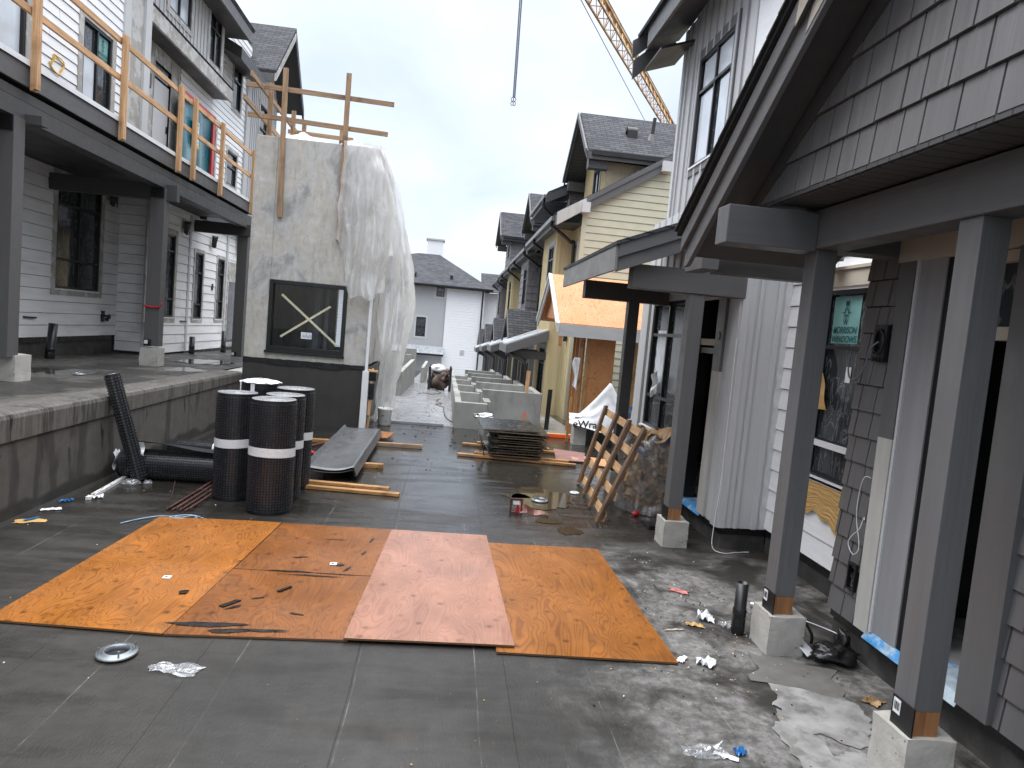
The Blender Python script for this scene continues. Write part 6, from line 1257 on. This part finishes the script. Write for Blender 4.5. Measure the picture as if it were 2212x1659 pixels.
drain((-5.45,10.6,tz(10.6)+.006), 'steel drain ring in the wet patch on the raised terrace', .10)
m = MB(); m.lathe([(.06,.0),(.075,.012),(.06,.024),(.04,.024),(.035,.01)], n=24); solo('white_ring', m, M_bucket, 'flat white plastic ring beside the leaning frame', 'ring', (2.0,9.43,0), local=True)
# red handled tool with flashing
TL = thing('flashing_scrap', 'bent copper brown flashing with a red tag lying before the puddle', 'flashing', (1.05,8.15,0)); m = MB()
for a in sub_rects((.93,1.09,.005,.20), [(.955,1.065,.03,.175)]): m.box(a[0],a[1],8.13,8.15,a[2],a[3])
part('frame', m, M_rust, TL); m = MB(); m.prism([(1.0,8.125,.02),(1.05,8.125,.02),(1.05,8.122,.11),(1.02,8.122,.13)], (0,.012,0)); part('red_tag', m, M_red, TL)
m = MB(); m.grid(lambda a,b: (1.06+.36*a, 8.12+.10*b-.03*a, .02+.10*b*(1-a)+.012*math.sin(a*9)), 8, 5, False); part('sheet', m, M_copper, TL, solid=.004); m = MB(); m.box(.97,1.05,8.135,8.145,.12,.17); part('sticker', m, M_paper, TL)
# lumber strip, litter
m = MB(); m.beam((-3.77,7.62,.02),(-3.85,8.75,.02),.05,.035); m.cur = 1
for k in range(16): m.box(-3.80+.003*k-.08*k/16+.02*math.sin(k*7),-3.775-.08*k/16+.02*math.sin(k*7),7.7+.065*k,7.72+.065*k,.038,.0395)
solo('wood_strip', m, [M_bucket, M_blackm], 'white painted wood strip spotted black at the foot of the terrace wall', 'wood strip', (-3.8,8.1,0))
def litter(name, label, cat, ms, x, y, w, l, rot, h_=.02, seed=0, n=8, solid=.0015):
    m = MB(); c, s = math.cos(rot), math.sin(rot)
    def f(a, b):
        e = 1+.35*mnoise.noise(Vector((a*3,b*3,seed+.5))); u, v = (a-.5)*w*e, (b-.5)*l*e
        return (x+u*c-v*s, y+u*s+v*c, .006+h_*(abs(mnoise.noise(Vector((a*2.7+seed,b*2.7,seed))))*1.3+.15*math.sin(a*9+seed)**2))
    m.grid(f, n, n, False); return solo(name, m, ms, label, cat, (x,y,0), solid=solid)
litter('paper_scrap','torn tan masking paper near the left edge of the deck','paper',M_kraft,-3.88,6.78,.26,.11,.35,.012,1)
m = MB(); m.prism([(-3.93,6.76,.022),(-3.90,6.75,.022),(-3.83,6.86,.024),(-3.86,6.87,.024)], (0,0,.003)); solo('tape_strip', m, M_tape, 'blue tape strip across the torn tan masking paper', 'tape', (-3.88,6.8,.02))
litter('paper_scrap','white paper scrap at the foot of the stained terrace wall','paper',M_paper,-3.92,7.2,.17,.07,.5,.012,2)
litter('tape_scrap','crumpled blue tape scrap by the terrace wall','tape',M_tape,-3.93,7.5,.12,.06,.6,.05,3)
litter('plastic_scrap','white crumpled plastic beside the spotted wood strip','plastic scrap',M_bag,-3.72,7.72,.12,.10,.2,.04,4)
litter('film_scrap','dirty clear film lying beside the front floor drain','film',M_polyc,-1.5,4.12,.28,.12,-.2,.03,5)
litter('glove_scrap','crumpled white rag lying right of the ochre plywood sheet','rag',M_bag,2.02,4.47,.13,.10,-.5,.05,6,14)
litter('paper_scrap','folded white paper beside the corner of the ochre plywood','paper',M_paper,1.86,4.52,.10,.05,.9,.02,7)
litter('plastic_scrap','larger clear crumpled bag beside the pier with the caulking gun','plastic bag',M_polyc,2.47,5.12,.15,.13,.4,.08,8,14); litter('plastic_scrap','white crumpled bag left of the black standpipe','plastic bag',M_bag,2.33,5.25,.12,.13,1.2,.07,9,14)
litter('paper_scrap','brown paper shred left of the second porch post','paper',M_kraft,2.18,5.12,.14,.06,-.3,.02,10); litter('tile_scrap','pink red scrap on the dark deck beyond the standpipe','scrap',mat('pink_scrap',(.45,.16,.15),rough=.6,var=.4,scale=20),2.3,5.85,.16,.09,-.5,.012,11)
litter('wood_sliver','pale wood sliver on the deck left of the second pier','sliver',M_cream,1.98,5.02,.17,.02,.15,.008,12)
litter('paper_scrap','white shred at the bottom edge of the deck','paper',M_paper,1.72,3.42,.12,.03,-.5,.015,13); litter('film_scrap','clear crumpled film at the bottom edge of the deck','film',M_polyc,1.62,3.44,.24,.12,.1,.06,14); litter('plastic_scrap','blue and white scrap at the bottom of the deck','plastic scrap',M_tape,1.82,3.46,.07,.06,.4,.05,15)
litter('mortar_patch','thin grey membrane offcut lying in front of the second pier','membrane offcut',mat('grey_offcut',(.13,.125,.115),rough=.6,var=.15,scale=8),2.62,4.36,.55,.42,-.4,.004,16,10)
litter('cardboard_scrap','brown cardboard scrap against the wall foot by the nearest pier','cardboard',M_kraft2,3.02,4.05,.13,.10,.6,.02,17)
m = MB(); rr = random.Random(31)
for k in range(520):
    x = rr.gauss(2.35,.55) if k%3 else rr.uniform(-3.9,2.8); y = rr.gauss(5.2,1.0) if k%3 else rr.uniform(3.2,13)
    if -2.95 < x < 1.85 and 4.4 < y < 7.2 or x > 3.2 or x < -3.95: continue
    s_ = rr.uniform(.0015,.006); a = rr.uniform(0,3); m.cur = rr.choice((0,1,1,2,2)); m.beam((x,y,.006),(x+s_*2*math.cos(a),y+s_*2*math.sin(a),.008),s_*1.4,s_)
tag(struct('debris_crumbs', m, [M_paper, M_kraft, M_blackm]), 'scattered crumbs and chips over the dark deck', 'crumbs', kind='stuff')
m = MB(); rr = random.Random(41)
for k in range(260):
    y = rr.uniform(10,26); x = rr.uniform(-1.4,1.0)
    if y > 14.8 and x > .05: continue
    s_ = rr.uniform(.004,.016); a = rr.uniform(0,3); z = gz(y)+(.05 if y > 15 else .008); m.beam((x,y,z),(x+s_*2.4*math.cos(a),y+s_*2.4*math.sin(a),z),s_,s_*.8)
tag(struct('dirt_specks', m, M_blackm), 'dark dirt specks over the pale walkway', 'specks', kind='stuff')
# pale dried slurry patches near the nearest pier
m = MB(); pud(m, 2.58, 3.95, .30, .36, 21, z=.0065); pud(m, 2.26, 3.50, .13, .34, 23, z=.0085); pud(m, 2.5, 3.35, .17, .12, 27, z=.0105)
struct('slurry_patch', m, mat('dried_slurry', (.24,.236,.227), rough=.9, var=.35, scale=6, bump=.3, bscale=40, col2=(.16,.155,.145), c2pos=(.5,.62), c2scale=7))
# wires
m = MB(); m.tube(arc([(-3.08,6.86,.01),(-2.98,7.02,.012),(-2.82,7.16,.015),(-2.62,7.17,.012),(-2.52,7.22,.02),(-2.46,7.16,.015),(-2.60,7.10,.02),(-2.72,7.14,.02),(-2.54,7.24,.02),(-2.36,7.14,.012),(-2.30,7.02,.01)],8), .006, 6); solo('wire', m, mat('blue_white_wire', (.22,.32,.42), rough=.4, var=.3, scale=30), 'loose blue and white wire lying behind the orange plywood sheet', 'wire', (-2.7,7.1,0))
m = MB(); m.tube(arc([(3.17,7.18,2.4),(3.175,7.18,1.2),(3.17,7.17,.7),(3.15,7.17,.3),(3.13,7.10,.05),(3.24,7.02,.012),(3.4,7.08,.012),(3.57,7.12,.012)],10), .0038, 6); solo('white_cable', m, M_alu, 'white cable hanging down the board and batten bay and across the deck', 'cable', (3.15,7.1,0))
# standpipes
def pipe(loc, H, r, label):
    m = MB(); m.lathe([(r,0),(r,H),(r*.86,H),(r*.86,H-.25)], n=20); o = solo('standpipe', m, M_pvc, label, 'pipe', loc, local=True)
    m = MB(); m.lathe([(r*1.08,.02),(r*1.12,.03),(r*1.12,.12),(r*1.08,.13),(r*1.08,.15),(r*1.14,.16),(r*1.14,.20),(r*1.05,.21)], n=20); part('coupling', m, M_blackm, o, local=True); return o
pipe((2.50,5.02,0), .42, .048, 'black standpipe left of the second porch post'); 
a = pipe((-7.25,13.1,tz(13.1)), .66, .075, 'leaning black standpipe below the big terrace window'); a.rotation_euler = (0,R(4),0)
pipe((-6.6,18.2,tz(18.2)), .45, .065, 'short black standpipe beside the middle terrace post'); pipe((-6.45,20.2,tz(20.2)), .62, .065, 'black standpipe near the far terrace post')
# caulking gun and black bag
CG = thing('caulking_gun', 'blue caulking gun lying behind the second concrete pier', 'caulking gun', (2.95,4.95,.1))
m = MB(); m.cyl((2.72,5.2,.16),(2.93,4.93,.19),.03,n=14); part('barrel', m, M_bluegun, CG); m = MB(); m.cyl((2.70,5.22,.16),(2.84,5.04,.178),.033,n=14); part('cradle', m, M_metal, CG)
m = MB(); m.cyl((2.93,4.93,.19),(2.955,4.895,.192),.034,n=14); m.tube(arc([(2.95,4.90,.185),(2.97,4.87,.10),(2.95,4.86,.02)],6), .013, 6); m.tube(arc([(2.975,4.88,.185),(3.02,4.84,.10),(3.02,4.83,.03)],6), .012, 6); part('handle', m, M_black, CG)
m = MB(); m.tube(arc([(2.955,4.895,.192),(3.10,4.70,.19),(3.13,4.68,.17),(3.12,4.69,.13)],8), .006, 6); part('plunger_rod', m, M_metal, CG)
m = MB(); lump(3.08,4.62,.06,.16,.12,.06,5,.5,mb=m); lump(3.16,4.66,.14,.05,.06,.09,9,.5,mb=m); solo('black_bag', m, M_blackm, 'crumpled black plastic bag beside the caulking gun', 'plastic bag', (3.08,4.62,0))
m = MB(); m.prism([(2.86,4.60,.03),(2.95,4.66,.03),(2.90,4.75,.09),(2.81,4.69,.09)], (0,0,.006)); solo('paper_scrap', m, M_paper, 'folded leaflet leaning between the pier and the black bag', 'paper', (2.88,4.68,.03))

# ================================================================== TOWER CRANE
CR = thing('tower_crane', 'yellow lattice tower crane with raised jib behind the houses on the right', 'crane', (27,75,-2))
C0 = Vector((8.812,50,26.642)); C1 = Vector((23.929,80,28.547)); A = C1+(C1-C0)*.12; B = C0-(C1-C0)*.45; ax = (B-A).normalized(); sd_ = Vector((0,1,0)); up = ax.cross(sd_).normalized()
if up.z < 0: up = -up
Wd, Hd, n = 1.8, 1.5, 24; LL = (B-A).length
m = MB(); m2 = MB()
ch = lambda s, k: A+ax*(LL*k/n)+((sd_*Wd/2*s)-up*Hd/2 if s else up*Hd/2)
for s in (-1,1,0): m.beam(ch(s,0), ch(s,n), .13 if s else .3, .13 if s else .2)
part('chord', m, M_crane, CR)
for k in range(n):
    for p, q in ((ch(-1,k),ch(1,k)),(ch(-1,k),ch(0,k+.5)),(ch(1,k),ch(0,k+.5)),(ch(0,k+.5),ch(-1,k+1)),(ch(0,k+.5),ch(1,k+1)),(ch(-1,k),ch(1,k+1))): m2.beam(p, q, .055, .055)
part('lattice', m2, M_crane, CR)
m = MB(); m.tube([Vector((2.2234,38,25.5724)), Vector((22.1269,83,28.9384))], .035, 5); part('pendant', m, M_cable, CR)
m = MB()
for k in range(9): t = k/9; m.tube([ch(0,2+k*3)+Vector((.1,0,.25)), ch(0,5+k*3)+Vector((.1,0,.25))], .05, 5)
part('walkway_rail', m, M_cable, CR)
m = MB(); mx, my = A.x+.6, A.y+1.2; zt = A.z+.4
for x, y in ((-.8,-.8),(.8,-.8),(.8,.8),(-.8,.8)): m.box(mx+x-.1,mx+x+.1,my+y-.1,my+y+.1,-2,zt)
nn_ = int((zt+2)/1.9)
for k in range(nn_):
    z = -2+1.9*k
    for (a, b), (c, d_) in (((-.8,-.8),(.8,-.8)),((.8,-.8),(.8,.8)),((.8,.8),(-.8,.8)),((-.8,.8),(-.8,-.8))): m.beam((mx+a,my+b,z),(mx+c,my+d_,z+1.9),.09,.09)
part('mast', m, M_crane, CR); m = MB(); m.box(mx-1.2,mx+3,my-1.1,my+1.1,zt-.6,zt+.1); part('slewing_deck', m, M_crane, CR)
CR.location = (mx,my,-2)
for ch_ in CR.children: ch_.location = Vector((27,75,-2))-Vector((mx,my,-2))
HR = thing('hoist_rope', 'crane hoist rope with shackles hanging in the open sky', 'hoist rope', (2.6,40,15.3))
m = MB(); m.tube([(2.30,40,32),(2.61,40,15.75)], .045, 6); m.tube([(2.42,40,32),(2.70,40,15.75)], .045, 6); part('rope', m, M_cable, HR)
m = MB()
for x in (2.57,2.70):
    for zc in (15.62,15.38): m.tube([(x+.07*math.cos(t),40,zc+.11*math.sin(t)) for t in [i*math.pi/6 for i in range(13)]], .02, 6)
part('shackle', m, M_black, HR)
